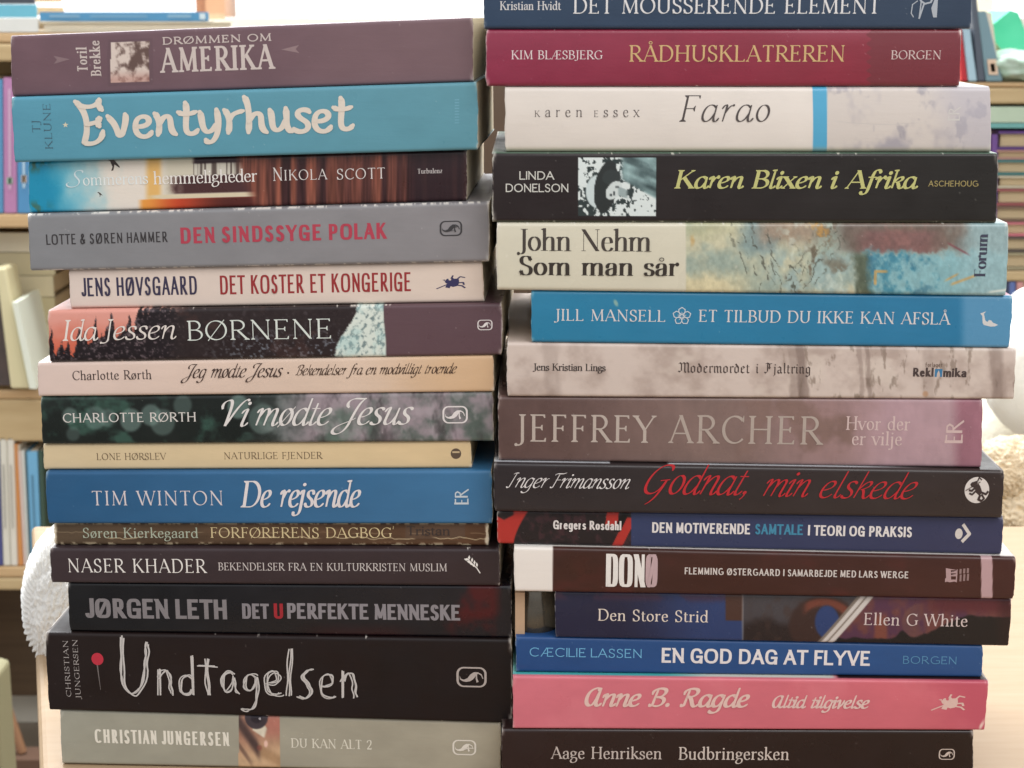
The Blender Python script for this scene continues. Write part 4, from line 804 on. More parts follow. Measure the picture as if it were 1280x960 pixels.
T_, A_, B_ = 'title_lettering', 'author_lettering', 'publisher_lettering'
GL, GR = 'books lying in the left pile', 'books lying in the right pile'
WHT, CRM = (232, 226, 220), (214, 200, 178)
left = [  # bottom to top
 dict(cs=((75,887),(626,903),77,626), dy=0, paint=p_eye, label='grey beige paperback with a printed eye, at the bottom of the left pile',
   texts=[(A_,'CHRISTIAN JUNGERSEN',style('san',W=17,T=12,a=0,S=0,sq=3,S2=14),118,288,928,17,(228,222,208)),(T_,'DU KAN ALT 2',SER,364,465,934,11.5,(222,216,200))], marks=[('emblem','bird',(566,925,595,943),(224,216,204))]),
 dict(cs=((56,791),(640,799.5),61,640), dy=1.5, paint=p_black, label='thick black paperback with a scratched chalk-like title and a red pin', rough=.5, coat=.1,
   texts=[(A_,'CHRISTIAN',SER,871,800,89.5,6.3,(176,168,164),dict(rot=1)),(A_,'JUNGERSEN',SER,873,799,101.5,6.3,(176,168,164),dict(rot=1)),(T_,'U',SCRA,149,193,872,73,(196,190,186)),(T_,'ndtagelsen',SCRA,195,450,870,60,(196,190,186),dict(slope=.012))],
   marks=[('pin_head','pinhead',(115,816,129,831),(186,44,62)),('pin_needle','needle',(121.5,831,124.5,862),(112,104,102)),('emblem','bird',(571,834,608,858),(176,164,158))]),
 dict(cs=((84,728),(640,732),87,640), dy=0, paint=p_leth, label='black paperback with grey block capitals and a dark red blotch at its right end', rough=.3, coat=.5,
   texts=[(A_,'JØRGEN LETH',CONDB,107,285,772,24.5,(128,122,124)),(T_,'DET',CONDB,302,337,773,19,(132,126,130)),(T_,'U',CONDB,342,355,773,19,(158,34,44)),(T_,'PERFEKTE MENNESKE',CONDB,358,576,773,19.5,(136,130,134))]),
 dict(cs=((62,685),(625,686),64,625), dy=1.5, paint=p_dkplum, label='dark plum paperback with white capitals and a small leaf emblem',
   texts=[(A_,'NASER KHADER',TRAJ,85,258,715,17,WHT),(T_,'BEKENDELSER FRA EN KULTURKRISTEN MUSLIM',SERL,273,559,712.5,9.5,(206,196,192))], marks=[('emblem','leaf',(582,698,600,716),WHT)]),
 dict(cs=((67,652.5),(611,652.5),68,611), dy=-2, paint=p_worn, label='thin worn brown paperback with flaking creased spine, thinnest in the left pile', rough=.55, coat=.05, pages=PAGES_OLD,
   texts=[(A_,'Søren Kierkegaard',GARA,104,248,672,12.5,(176,184,164)),(T_,'FORFØRERENS DAGBOG',GARA,263,490,672,13,(216,196,150)),(T_,"'",SER,490,494,671,13,(216,196,150)),('sticker_lettering','Tristan',SERB,508,563,669,11.5,(58,46,42))]),
 dict(cs=((56,590),(615,588),60,616), dy=1.5, paint=p_ocean, label='plain deep blue paperback with white title, lying on the worn brown book', 
   texts=[(A_,'TIM WINTON',TRAJ,115,280,631.5,18,(216,206,208)),(T_,'De rejsende',ITC,301,449,634,33,(222,214,214))], marks=[('emblem','mono',(568.5,612,586,632),(196,204,210))]),
 dict(cs=((53,554.5),(589,551),55,590), dy=-1.5, paint=p_sand, label='thin sand coloured paperback with small brown capitals and a round brown emblem', pages=PAGES_OLD,
   texts=[(A_,'LONE HØRSLEV',SERL,121,208,574.8,8.5,(96,76,56)),(T_,'NATURLIGE FJENDER',SERL,280,403,573.8,8.5,(96,76,56))], marks=[('emblem','disc',(563.5,560.5,576.5,573.5),(92,74,60)),('emblem_detail','line',(565.5,564,574.5,566),(196,172,136))]),
 dict(cs=((50,496),(616,490),53,617), dy=.5, paint=p_bokeh, label='dark green paperback with blurred light spots and a flowing white script title', rough=.3, coat=.5,
   texts=[(A_,'CHARLOTTE RØRTH',style(W=14,T=8,S=4,st=5,br=3,tr=4),79,246,528,11.5,(216,210,204)),(T_,'Vi',SCRI,270,308,533,33,(224,218,214)),(T_,'mødte',SCRI,316,410,532,33,(224,218,214)),(T_,'Jesus',SCRI,424,511,531,33,(224,218,214))], marks=[('emblem','bird',(553.5,508,584.5,529),(224,216,214))]),
 dict(cs=((46,453),(617,444),48,618), dy=1, paint=p_blush, label='pale pinkish beige paperback with thin dark script title, turning tan at its right end',
   texts=[(A_,'Charlotte Rørth',GARA,91,190,475,11.5,(62,48,46)),(T_,'Jeg mødte Jesus',SCRI,231,351,472.5,17,(66,46,40)),(T_,'·',SER,356,365,472,18,(66,46,40)),(T_,'Bekendelser fra en modvilligt troende',SCRI,369,569,469,13,(74,52,40))]),
 dict(cs=((59,388),(628,379),62,628), dy=1.5, paint=p_forest, label='paperback printed with black firs on a coral sky, its right end plum', rough=.34, coat=.4,
   texts=[(A_,'Ida',IT,77,121,426,26,(232,222,214)),(A_,'Jessen',IT,128,219,425,26,(226,216,208)),(T_,'BØRNENE',style(W=10,T=4,S=8,st=3,tr=3),233,416,425.5,24.5,(216,222,214))], marks=[('emblem','bird',(597,400,615.5,412.5),(226,218,216))]),
 dict(cs=((85,337),(603,326.5),88,605), dy=-1.5, paint=p_jens, label='cream paperback with navy and dark red capitals, under the plain grey book',
   texts=[(A_,'JENS HØVSGAARD',COND,102,248,370.5,23,(56,50,76)),(T_,'DET KOSTER ET KONGERIGE',COND,274,515,368,23.5,(152,46,48))], marks=[('emblem','rider',(546,345,581,363),(54,50,90))]),
 dict(cs=((34,268),(612,252),38,612), dy=1.5, paint=p_grey, label='scuffed plain grey paperback with a bold dusky red title', rad=.0016,
   texts=[(A_,'LOTTE & SØREN HAMMER',style('san',W=13,T=11,a=0,S=0,sq=3.2,S2=17),58,211,306,13,(52,48,50)),(T_,'DEN SINDSSYGE POLAK',style('san',W=21,T=15,a=0,S=0,sq=3.2,S2=17),224,485,304.5,20,(178,62,80))], marks=[('emblem','bird',(550,276.5,577.5,295),(58,56,58))]),
 dict(cs=((35,202),(584,187),36,584), dy=-2.5, paint=p_summer, label='paperback whose spine runs from turquoise sea to a row of old brown books', rough=.34, coat=.4,
   texts=[(T_,'S',style('swa',W=9,T=3,sh=.2,a=25,S=0),85,103,234,21,(214,228,232)),(T_,'ommerens',style('rom',W=11,T=4.5,S=6,st=3),104,186,232,15,(232,236,234)),(T_,'hemmeligheder',style('rom',W=12,T=4.5,S=7),192,322,230.5,16,(236,230,224)),(A_,'N',TRAJ,341,354,226,16.5,(224,216,212)),(A_,'IKOLA',TRAJ,355,409,225.5,13,(224,216,212)),(A_,'SCOTT',TRAJ,421,482,224.5,13.5,(224,216,212)),(B_,'Turbulenz',SER,522,553,217,6,(210,202,200))],
   marks=[('bird_silhouette','plane',(132,196,149,214),(62,50,48)),('bird_silhouette','plane',(122,240,128,246),(70,60,56))]),
 dict(cs=((14,121.5),(597,102.5),18,598), dy=2.5, paint=p_blue, label='thick sky blue paperback with a fat cream hand-drawn title', rough=.36, coat=.35, bulge=.4,
   texts=[(A_,'TJ',GARA,166,150,51,10,(66,96,110),dict(rot=1)),(A_,'KLUNE',GARA,187,129,66.5,9.3,(66,96,110),dict(rot=1)),(T_,'Eventyrhuset',ARTN,98,443,176,46.5,(222,210,196))], marks=[('printed_star','star',(78.5,152.5,86,160),(214,206,180))] + [('publisher_lettering','line',(568.5,124+i*3.6,574,125.5+i*3.6),(112,166,184)) for i in range(9)]),
 dict(cs=((13,44.5),(592,21.5),15,592), dy=0, paint=p_mauve, label='thick mauve brown paperback with a small square picture, on top of the left pile', rough=.45, coat=.2, rad=.0014,
   texts=[(A_,'Toril',SLABC,89.5,59,110,13,(206,192,186),dict(rot=1)),(A_,'Brekke',SLABC,95,51,127,13,(206,192,186),dict(rot=1)),(T_,'DRØMMEN OM',SLAB,203,340,56,9.5,(206,192,186)),(T_,'AMERIKA',SLABC,202,342,91,31,(206,192,186))],
   marks=[('ornament','arrow',(88,69,67,79),(136,112,116)),('ornament','arrow',(352,57,374,67),(146,122,124))]),
]
right = [
 dict(cs=((626,911),(1217,913),628,1216), dy=2.5, paint=p_buds, label='very dark brown book with pale serif lettering, at the bottom of the right pile', rough=.3, coat=.4, rad=.0016,
   texts=[(A_,'Aage Henriksen',GARA,689,827,948,15,(196,182,174)),(T_,'Budbringersken',GARA,848,986,949,15.5,(206,192,182))], marks=[('emblem','bird',(1173,936,1193.5,949),(202,184,172))]),
 dict(cs=((640,845),(1236,852),641,1231), dy=3, paint=p_pink, label='pink hardback with a fat pale script title, under the royal blue book', rad=.0013, rough=.4,
   texts=[(A_,'Anne B. Ragde',SCRF,728,933,882.5,24,(222,188,178)),(T_,'Altid tilgivelse',SCRF,963,1084,884.5,16,(222,190,182))], marks=[('emblem','rider',(1164,868,1206,890),(214,180,170))]),
 dict(cs=((644,795.5),(1229,807),645,1228), dy=-1, paint=p_flyve, label='thin royal blue paperback with a bold white title, on the pink hardback',
   texts=[(A_,'CÆCILIE LASSEN',COPP,661,803,820,11,(110,176,214)),(T_,'EN GOD DAG AT FLYVE',SANB,826,1088,828,18.5,(222,216,216)),(B_,'BORGEN',COPP,1127,1196,829,9.5,(86,140,176))]),
 dict(cs=((693,738),(1265,747),694,1261), dy=0, paint=p_strid, label='glossy painted paperback in navy and purple with a slanted grey bar', rough=.25, coat=.6, bulge=.5,
   texts=[(T_,'Den Store Strid',GARA,747,885,775,14.5,(222,208,196)),(A_,'Ellen G White',GARA,1079,1209,780.5,15,(206,188,184))]),
 dict(cs=((642,683.5),(1271,697),643,1267), dy=3, paint=p_dono, label='dark brown paperback with a white block at its left end and narrow white capitals', rough=.36,
   texts=[(T_,'DON',ULTRA,756,807,733,41,(226,220,214)),(T_,'Ø',ULTRA,806,822,733.5,41,(186,158,160)),(A_,'FLEMMING ØSTERGAARD I SAMARBEJDE MED LARS WERGE',style('san',W=17,T=14,a=0,S=0,sq=2.3,S2=16),855,1136,717.5,8.5,(206,196,190))], marks=[('emblem','booklet',(1181,710,1197,727.5),(172,142,142))] + [('publisher_lettering','line',(1199+i*4.6,711-i*.5+7*(j>0),1202+i*4.6,717-i*.5+9.5*(j>0)),(140,114,112)) for i in range(3) for j in range(2)]),
 dict(cs=((621,637),(1255,645.5),622,1252), dy=0, paint=p_motiv, label='navy paperback with a black and red left end and bold white capitals', rough=.34,
   texts=[(A_,'Gregers Rosdahl',style('san',W=19,T=16,a=0,S=0,sq=2.6,S2=8),691,777,661,11,(222,214,210)),(T_,'DEN MOTIVERENDE',SANB,814,938,665.5,13,(222,216,214)),(T_,'SAMTALE',SANB,943,1004,667.5,13,(62,132,162)),(T_,'I TEORI OG PRAKSIS',SANB,1009,1140,669,13,(222,216,214))], marks=[('emblem','chevron',(1193,655,1214,677),(206,198,192))]),
 dict(cs=((616,578.5),(1256,588.5),618,1253), dy=3.5, paint=p_godnat, label='black brown paperback with a thin red handwritten title and a round white emblem', rough=.34, coat=.4,
   texts=[(A_,'Inger',SCRT,633,682,609,19,(222,216,214)),(A_,'Frimansson',SCRT,686,784,609.5,19,(222,216,214)),(T_,'Godnat,',SCRT,800,934,617,37,(184,36,44)),(T_,'min',SCRT,950,1006,620,33,(184,36,44)),(T_,'elskede',SCRT,1020,1139,622,33,(184,36,44))], marks=[('emblem','disc',(1204.5,596,1237.5,628.5),(212,204,198)),('emblem_beast','beast',(1204,596,1238,629),(58,44,42)),('emblem_beast','bolt',(1206,598,1236,628),(120,108,102))]),
 dict(cs=((622,495.5),(1229,499),623,1227), dy=0, paint=p_archer, label='thick taupe paperback fading to dusty pink, with wide engraved capitals', rough=.32, coat=.4, bulge=.3,
   texts=[(A_,'JEFFREY',style(W=11.5,T=5.2,S=6.5,st=3.5,br=4,tr=12),646,818,551.5,34,(182,168,158),dict()),(A_,'ARCHER',style(W=11.5,T=5.2,S=6.5,st=3.5,br=4,tr=12),836,1026,553.5,35,(172,157,147),dict()),(T_,'Hvor der',GARA,1057,1137,537,17,(204,180,176)),(T_,'er vilje',GARA,1064,1127,556,17,(204,180,176))], marks=[('emblem','mono',(1181,526,1205,556),(202,176,172))]),
 dict(cs=((633,428),(1270,435.5),634,1268), dy=1, paint=p_taupe, label='greyish beige paperback with faint bare trees and a black-letter title', rough=.4,
   texts=[(A_,'Jens Kristian Lings',SERB,667,757,463,9,(58,48,46)),(T_,'Modermordet i Fjaltring',FRAK,847,1014,465.5,13,(74,60,56)),(B_,'Rekl',style('san',W=24,T=17,a=0,S=0,sq=2.4,S2=8),1140,1167,470.5,11,(70,56,54)),(B_,'mika',style('san',W=24,T=17,a=0,S=0,sq=2.4,S2=8),1178,1208,471,11,(70,56,54)),(B_,'forlaget',SANM,1156,1178,458.5,5.5,(112,92,80))], marks=[('emblem','house',(1168,461,1178,471),(58,118,158))]),
 dict(cs=((663,363),(1267,370),664,1262), dy=1, paint=p_sky, label='bright blue paperback with white serif capitals and a line-drawn flower', rough=.33, coat=.4,
   texts=[(A_,'JILL MANSELL',SER,694,832,400.5,14.5,(212,208,208)),(T_,'ET TILBUD DU IKKE KAN AFSLÅ',SER,873,1187,402,15,(212,208,208))], marks=[('printed_flower','flower',(840.5,384,864,406),(200,206,212)),('emblem','slipper',(1224,389,1248.5,408),(206,204,202))]),
 dict(cs=((620,278),(1261,279),621,1258), dy=2.5, paint=p_paint, label='paperback with a cream left part and an abstract blue and rust painting', rough=.3, coat=.5, bulge=.6, rad=.0018,
   texts=[(A_,'John Nehm',BOD,649,814,313,27,(66,58,52)),(T_,'Som man sår',BODB,649,848,343.5,24,(54,46,40)),(B_,'Forum',style(W=24,T=3.4,a=0,br=0,st=3.2,S=5),346,292,1231,14,(62,64,82),dict(rot=1))]),
 dict(cs=((615,191),(1248,191.5),615,1246), dy=2.5, paint=p_afrika, label='black paperback with a small black and white photo and a yellow italic title', rough=.36, rad=.0014,
   texts=[(A_,'LINDA',SANM,649,693,224.5,10.5,(206,204,196)),(A_,'DONELSON',SANM,631,711,240,10.5,(206,204,196)),(T_,'Karen Blixen i Afrika',ITB,842,1144,235.5,23,(192,190,122)),(B_,'ASCHEHOUG',style('san',W=13,T=11,a=0,S=0,sq=2.1,S2=18),1160,1223,233,7.3,(166,150,96))]),
 dict(cs=((631,108),(1238,108),631,1239), dy=0, paint=p_farao, label='thick cream paperback with one vertical light blue stripe', rough=.36, coat=.3, bulge=1.1, rad=.002,
   texts=[(A_,'K',SERL,668,675,146,8,(86,76,74)),(A_,'aren',style(W=9,T=4,S=6,st=3,tr=42),681,728,146,13.4,(86,76,74)),(A_,'E',SERL,742,748,146,8,(86,76,74)),(A_,'ssex',style(W=9,T=4,S=6,st=3,tr=42),754,799,146,13.4,(86,76,74)),(T_,'Farao',ITL,847,960,152,33,(78,70,68))], marks=[('emblem','mono',(1184,134,1200,152),(206,202,198))]),
 dict(cs=((607,36.5),(1202,36.5),607,1200), dy=.5, paint=p_wine, label='wine red book with a pale gold title and a darker right end', rough=.32, coat=.4, bulge=.6, rad=.0016,
   texts=[(A_,'KIM BLÆSBJERG',SER,639,753,74,11,(226,208,208)),(T_,'RÅDHUSKLATREREN',SER,786,1056,77,20.5,(206,172,120)),(B_,'BORGEN',SER,1113,1176,74,11,(214,190,186))]),
 dict(cs=((604,-30),(1216,-30),604,1214), dy=1, paint=p_slate, label='slate blue book with white capitals, topmost of the right pile', rough=.4, rad=.0014,
   texts=[(A_,'Kristian Hvidt',SER,625,701,12.5,11,(216,214,214)),(T_,'DET MOUSSERENDE ELEMENT',SER,716,1100,17,20,(222,220,220))], marks=[('printed_cork','cork',(1122,-22,1176,24),(172,178,186))]),
]
for d in left: make_book(PL, group=GL, **d)
RIGHT = [make_book(PR, group=GR, **d) for d in right]
# ---------------------------------------------------------------- table
M_TABLE = plain('birch_tabletop', rgb(180, 156, 128), .42, .4, noise=.1, nscale=22, bump=.08, stretch=(1, 9, 1), c2=rgb(164, 136, 104))
p0, p1, p2 = at_z(49, 960), at_z(39, 656), at_z(1420, 656)
dl = (p1 - p0).normalized(); q0 = p0 - dl * .45; q3 = Vector((p2.x + .1, q0.y - .05, 0)); th = .028
table = empty('table', (0, .7, -.7)); tag(table, 'pale birch table under the two piles of books', 'table')
tv = [q0, q3, p2, p1]; V = [(v.x, v.y - .7, .7 - .0002) for v in tv] + [(v.x, v.y - .7, .7 - th) for v in tv]
bevel(mesh_obj('tabletop', V, [(0,1,2,3),(7,6,5,4),(0,4,5,1),(1,5,6,2),(2,6,7,3),(3,7,4,0)], M_TABLE, table), .004, 3)
M_LEG = plain('birch_leg', rgb(206, 176, 138), .5, noise=.2, nscale=30)
for v, sx, sy in ((q0,1,1),(q3,-1,1),(p2,-1,-1),(p1,1,-1)):
    x, y = v.x + sx*.07, v.y - .7 + sy*.07; bevel(box('leg', x-.025, x+.025, y-.025, y+.025, 0, .7-th-.001, M_LEG, table), .004)

# ---------------------------------------------------------------- the room behind, seen out of focus
ZF = at_y(30, 897, 2.46).z
box('floor', -3, 3, -1.5, 4.4, ZF - .05, ZF, plain('floor_boards', rgb(150, 138, 124), .55, noise=.3, nscale=8, stretch=(1,12,1)))['kind'] = 'structure'
M_PLANK = plain('plank_wall', rgb(172, 154, 116), .6, noise=.3, nscale=9, stretch=(.6, 1, 14), bump=.2)
wall = empty('plank_wall', (0, 2.46, ZF)); tag(wall, 'wall of horizontal olive beige wooden planks under the window', 'wall')
zt = at_y(300, 48, 2.46).z; n = 13; hh = (zt - ZF) / n
for k in range(n): bevel(box('plank', -2.2, 2.2, 0, .03, k*hh + .001, (k+1)*hh - .001, M_PLANK, wall), .004)
box('backing', -2.2, 2.2, .031, .045, 0, zt - ZF, M_PLANK, wall)
box('baseboard', -2.2, 2.2, -.02, -.001, 0.001, .07, plain('white_baseboard', rgb(206, 202, 190), .5), wall)
# window and the white sky outside
m_sky, nt, p = new_mat('overcast_sky'); nt.nodes.remove(p); e = nt.nodes.new('ShaderNodeEmission'); e.inputs[0].default_value = (.97, .985, 1, 1); e.inputs[1].default_value = 2.1
nt.links.new(e.outputs[0], nt.nodes['Material Output'].inputs[0])
sky = mesh_obj('sky', [(-5, 5.2, ZF - .2), (5, 5.2, ZF - .2), (5, 5.2, 4), (-5, 5.2, 4)], [(0,1,2,3)], m_sky); sky['kind'] = 'structure'
M_FRAME = plain('window_pine', rgb(196, 150, 116), .5, noise=.2, nscale=30, stretch=(1,1,.1)); M_WHITE = plain('window_white', rgb(226, 224, 214), .5)
win = empty('window', (0, 2.47, zt)); tag(win, 'window with a pine post and a white mullion behind the piles', 'window')
def wx(px, Y=2.5): return at_y(px, 20, Y).x
box('sill', -2.2, 2.2, -.08, .12, .001, .03, M_WHITE, win)
box('post', wx(250), wx(266), .0, .07, .031, 1.6, plain('window_pine_dark', rgb(168, 118, 88), .5), win); box('post', wx(266.5), wx(290), -.03, .07, .031, 1.6, M_FRAME, win)
box('mullion', wx(316), wx(336), .02, .07, .031, 1.6, M_WHITE, win); box('post', wx(1212), wx(1234), .0, .07, .031, 1.6, plain('window_cream', rgb(226, 216, 192), .5), win)
box('lintel', -2.2, 2.2, -.03, .09, 1.601, 1.72, M_FRAME, win)

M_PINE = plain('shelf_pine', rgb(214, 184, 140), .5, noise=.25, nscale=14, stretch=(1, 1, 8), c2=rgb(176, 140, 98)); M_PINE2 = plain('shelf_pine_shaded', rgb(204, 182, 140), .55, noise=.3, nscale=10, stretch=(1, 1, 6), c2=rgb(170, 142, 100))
YL = 2.14
def shelf(name, label, Y, x0, x1, boards, depth=.26):
    s = empty(name, (0, Y, ZF)); tag(s, label, 'shelf')
    a, b = at_y(x0, 300, Y).x, at_y(x1, 300, Y).x
    for top, bot, m in boards:
        z1, z0 = at_y(640, top, Y).z - ZF, at_y(640, bot, Y).z - ZF; bevel(box('board', a, b, 0, depth, z0, z1, m, s), .003)
    return s, a, b
sh, a, b = shelf('bookshelf', 'pine bookshelf behind the left pile', YL, -160, 236, ((40,54,M_PINE),(54.5,77,M_PINE2),(267,285,M_PINE),(487,499,M_PINE),(499.5,552,M_PINE2),(708,722,M_PINE),(722.5,738,M_PINE2)))
box('upright', b, b + .03, 0, .26, 0, at_y(640, 40, YL).z - ZF, M_PINE2, sh); box('upright', a - .03, a, 0, .26, 0, at_y(640, 40, YL).z - ZF, M_PINE2, sh)

box('added_dark_panel', a, b, .235, .25, at_y(640, 868, YL + .24).z - ZF, at_y(640, 739, YL).z - ZF, plain('added_dark_panel_wood', rgb(104, 84, 62), .6, noise=.35, nscale=7, stretch=(.5, 1, 16), c2=rgb(70, 54, 38)), sh)  # added panel, darkens the overlit wall below the lowest board
_bm = {}
def cloth_cover(c):
    if c not in _bm: _bm[c] = plain('book_cloth', rgb(*c), .5, .4, noise=.12, nscale=40)
    return _bm[c]
def stood(Y, xt0, xt1, xb0, xb1, ytop, ybot, c, label, group, depth=.17, band=None):
    """upright or leaning book seen from its spine: four photo corners on the plane Y"""
    A, B, D, E = at_y(xb0, ybot, Y), at_y(xb1, ybot, Y), at_y(xt1, ytop, Y), at_y(xt0, ytop, Y); O = (A + B) / 2
    r = empty('shelved_book', O); tag(r, label, 'book', group)
    f = [v - O for v in (A, B, D, E)]; V = [tuple(v) for v in f] + [(v.x, depth, v.z) for v in f]
    bevel(mesh_obj('cover', V, [(0,1,2,3),(0,4,5,1),(3,7,4,0),(1,5,6,2)], cloth_cover(c), r), .002)
    up = (f[3] - f[0]); w = f[1] - f[0]; i0 = f[0] + w*.12 + up*.01; i1 = f[1] - w*.12 + up*.01; j1 = i1 + up*.975; j0 = i0 + up*.975
    V = [(v.x, .004, v.z) for v in (i0,i1,j1,j0)] + [(v.x, depth-.004, v.z) for v in (i0,i1,j1,j0)]
    mesh_obj('page_block', V, [(0,1,2,3),(7,6,5,4),(0,4,5,1),(1,5,6,2),(2,6,7,3),(3,7,4,0)], PAGES, r)
    for n_, (t0, t1, s0, s1, bc) in enumerate(band or ()):
        q = [f[0] + up*t0 + w*s0, f[0] + up*t0 + w*s1, f[0] + up*t1 + w*s1, f[0] + up*t1 + w*s0]
        mesh_obj('spine_print', [(v.x, -.0015, v.z) for v in q], [(0,1,2,3)], cloth_cover(bc), r)
    return r
def flat(Y, x0, x1, y0, y1, c, label, group, depth=.15, pagec=True, band=None, pages=None):
    """book lying flat, y0 top row, y1 bottom row of its near edge"""
    A, D = at_y(x0, y1, Y), at_y(x1, y0, Y); O = Vector(((A.x + D.x)/2, Y, A.z)); r = empty('shelved_book', O); tag(r, label, 'book', group)
    W, H = (D.x - A.x)/2, D.z - A.z; t = min(.003, H*.15); cm = cloth_cover(c)
    if pagec: V1, F1 = box_vf(-W, W, 0, depth, 0, t); V2, F2 = box_vf(-W, W, 0, depth, H-t, H); mesh_obj('cover', V1 + V2, F1 + [tuple(i+8 for i in f) for f in F2], cm, r)
    else: mesh_obj('cover', *box_vf(-W, W, 0, .004, .0, H), cm, r)
    box('page_block', -W+.004, W-.004, .005, depth-.003, t + .0005, H - t - .0005, pages or PAGES_OLD, r)
    for (u0, u1, v0, v1, bc) in band or (): mesh_obj('spine_print', [(-W+2*W*u0,-.0015,H*v0),(-W+2*W*u1,-.0015,H*v0),(-W+2*W*u1,-.0015,H*v1),(-W+2*W*u0,-.0015,H*v1)], [(0,1,2,3)], cloth_cover(bc), r)
    return r
g1 = 'books on the left shelf'
flat(YL, -90, 47, 22.5, 40, (222,222,216), 'white book lying lowest at the left end of the top shelf', g1, pagec=False)
flat(YL, -90, 45, 5.5, 22, (112,186,206), 'light cyan book lying on the white one at the end of the top shelf', g1, pagec=False)
flat(YL, -90, 42, -14, 5, (72,78,86), 'dark grey book lying on the cyan one in the top left corner', g1, pagec=False)
flat(YL, 50, 268, 27, 40, (224,214,190), 'cream book lying under a thin blue one on the top shelf', g1, pages=PAGES)
flat(YL, 50, 260, 15, 26.5, (84,146,186), 'thin blue book lying on a cream one on the top shelf', g1, pagec=False, band=[(.06,.24,.4,.7,(130,170,196)),(.3,.64,.42,.66,(120,164,192)),(.76,.9,.4,.7,(140,178,200)),(.95,.985,.2,.85,(206,222,226))])
stood(YL, -26, -9, -24, -8, 96, 267, (196,180,150), 'beige book at the left edge of the middle shelf', g1)
stood(YL, -9, 3, -8, 4, 99, 267, (90,146,186), 'blue book left of the mauve pink one on the middle shelf', g1)
stood(YL, 3.5, 20, 4.5, 21, 97, 267, (184,130,172), 'mauve pink book with pale lettering between two blue ones on the middle shelf', g1, band=[(.18,.92,.42,.6,(206,172,198)),(.22,.27,.3,.7,(150,190,160))])
stood(YL, 20.5, 38, 21.5, 39, 104, 267, (84,144,190), 'blue book right of the mauve pink one on the middle shelf', g1, band=[(.2,.5,.42,.6,(176,204,220)),(.24,.3,.35,.68,(220,190,160))])
stood(YL, 39, 60, 40, 60, 110, 267, (226,214,196), 'cream book mostly hidden behind the left pile on the middle shelf', g1)
for y0_, y1_, c_, nm_ in ((291, 315, (222, 212, 186), 'cream box file lying topmost in the pile under the middle shelf board'), (316, 344, (196, 184, 148), 'olive beige box file lying second from the top of the pile'), (345, 371, (204, 192, 158), 'sand coloured box file lying in the middle of the pile'), (372, 404, (190, 178, 140), 'olive box file lying below the sand coloured one in the pile'), (405, 441, (206, 196, 160), 'pale beige box file lying on the lowest one of the pile'), (442, 486, (184, 172, 136), 'thick olive box file lying lowest in the pile')):
    r_ = flat(2.2, -120, 66 + (y0_ % 5), y0_, y1_, c_, nm_, 'box files piled on the left shelf', pagec=False); r_.name = 'box_file'; r_['category'] = 'box file'
# leaning frame and slim white board on the third shelf
fr = empty('picture_frame', at_y(10, 486, 2.12)); tag(fr, 'pale wooden picture frame leaning on the shelf at the left edge', 'picture frame')
o = Vector(fr.location); q = [at_y(x, y, 2.12) - o for x, y in ((13,486),(37,486),(7,335),(-6,335))]
V = [(v.x, 0, v.z) for v in q] + [(v.x, .05, v.z) for v in q]; F6 = [(0,1,2,3),(7,6,5,4),(0,4,5,1),(1,5,6,2),(2,6,7,3),(3,7,4,0)]
bevel(mesh_obj('frame_side', V, F6, plain('frame_wood', rgb(214, 204, 164), .5), fr), .003)
q = [at_y(x, y, 2.13) - o for x, y in ((-60,482),(14,482),(-4,345),(-70,345))]; mesh_obj('picture', [(v.x, .01, v.z) for v in q] + [(v.x, .03, v.z) for v in q], F6, plain('dark_picture', rgb(46, 48, 46), .4, noise=.5, nscale=30, c2=rgb(96, 76, 72)), fr)
q = [at_y(x, y, 2.1) for x, y in ((37,486),(46,486),(22,378),(15,378))]; o = q[0].copy(); bd = mesh_obj('thin_booklet', [(v.x-o.x, 0, v.z-o.z) for v in q] + [(v.x-o.x, .15, v.z-o.z) for v in q], F6, plain('white_card', rgb(222, 226, 210), .5)); bd.location = o; tag(bd, 'slim white booklet leaning beside the picture frame', 'booklet')
low = [(-30,-14,-22,-6,552,(226,214,190),'cream book at the left edge of the lowest shelf'),(-13,-2,-5,3.5,550,(80,84,140),'indigo book at the left edge of the lowest shelf'),(-1,8,4,13,548,(222,218,204),'off-white book between the indigo one and a cream one on the lowest shelf'),(8.5,17,13.5,22,548,(226,220,206),'cream white book left of the orange one on the lowest shelf'),(17.5,21,22.5,29,555,(214,146,84),'narrow orange book on the lowest shelf'),
       (21.5,25.5,29.5,33,564,(226,206,196),'pale pink book right of the orange one on the lowest shelf'),(26,30,33.5,36.5,563,(222,222,214),'slim white book left of the slate one on the lowest shelf'),(30.5,32.5,37,39,565,(96,126,136),'slim slate book on the lowest shelf'),(33,46.5,39.5,52,564,(118,178,214),'light blue book on the lowest shelf'),(47,53,52.5,59,563,(62,84,72),'dark green book right of the light blue one on the lowest shelf')]
for xt0, xt1, xb0, xb1, yt, c, lb in low: stood(YL, xt0, xt1, xb0, xb1, yt, 707.5, c, lb, g1, band=[(.3,.8,.4,.58,tuple(int(v*.75) for v in c))] if xt1-xt0 > 7 else None)
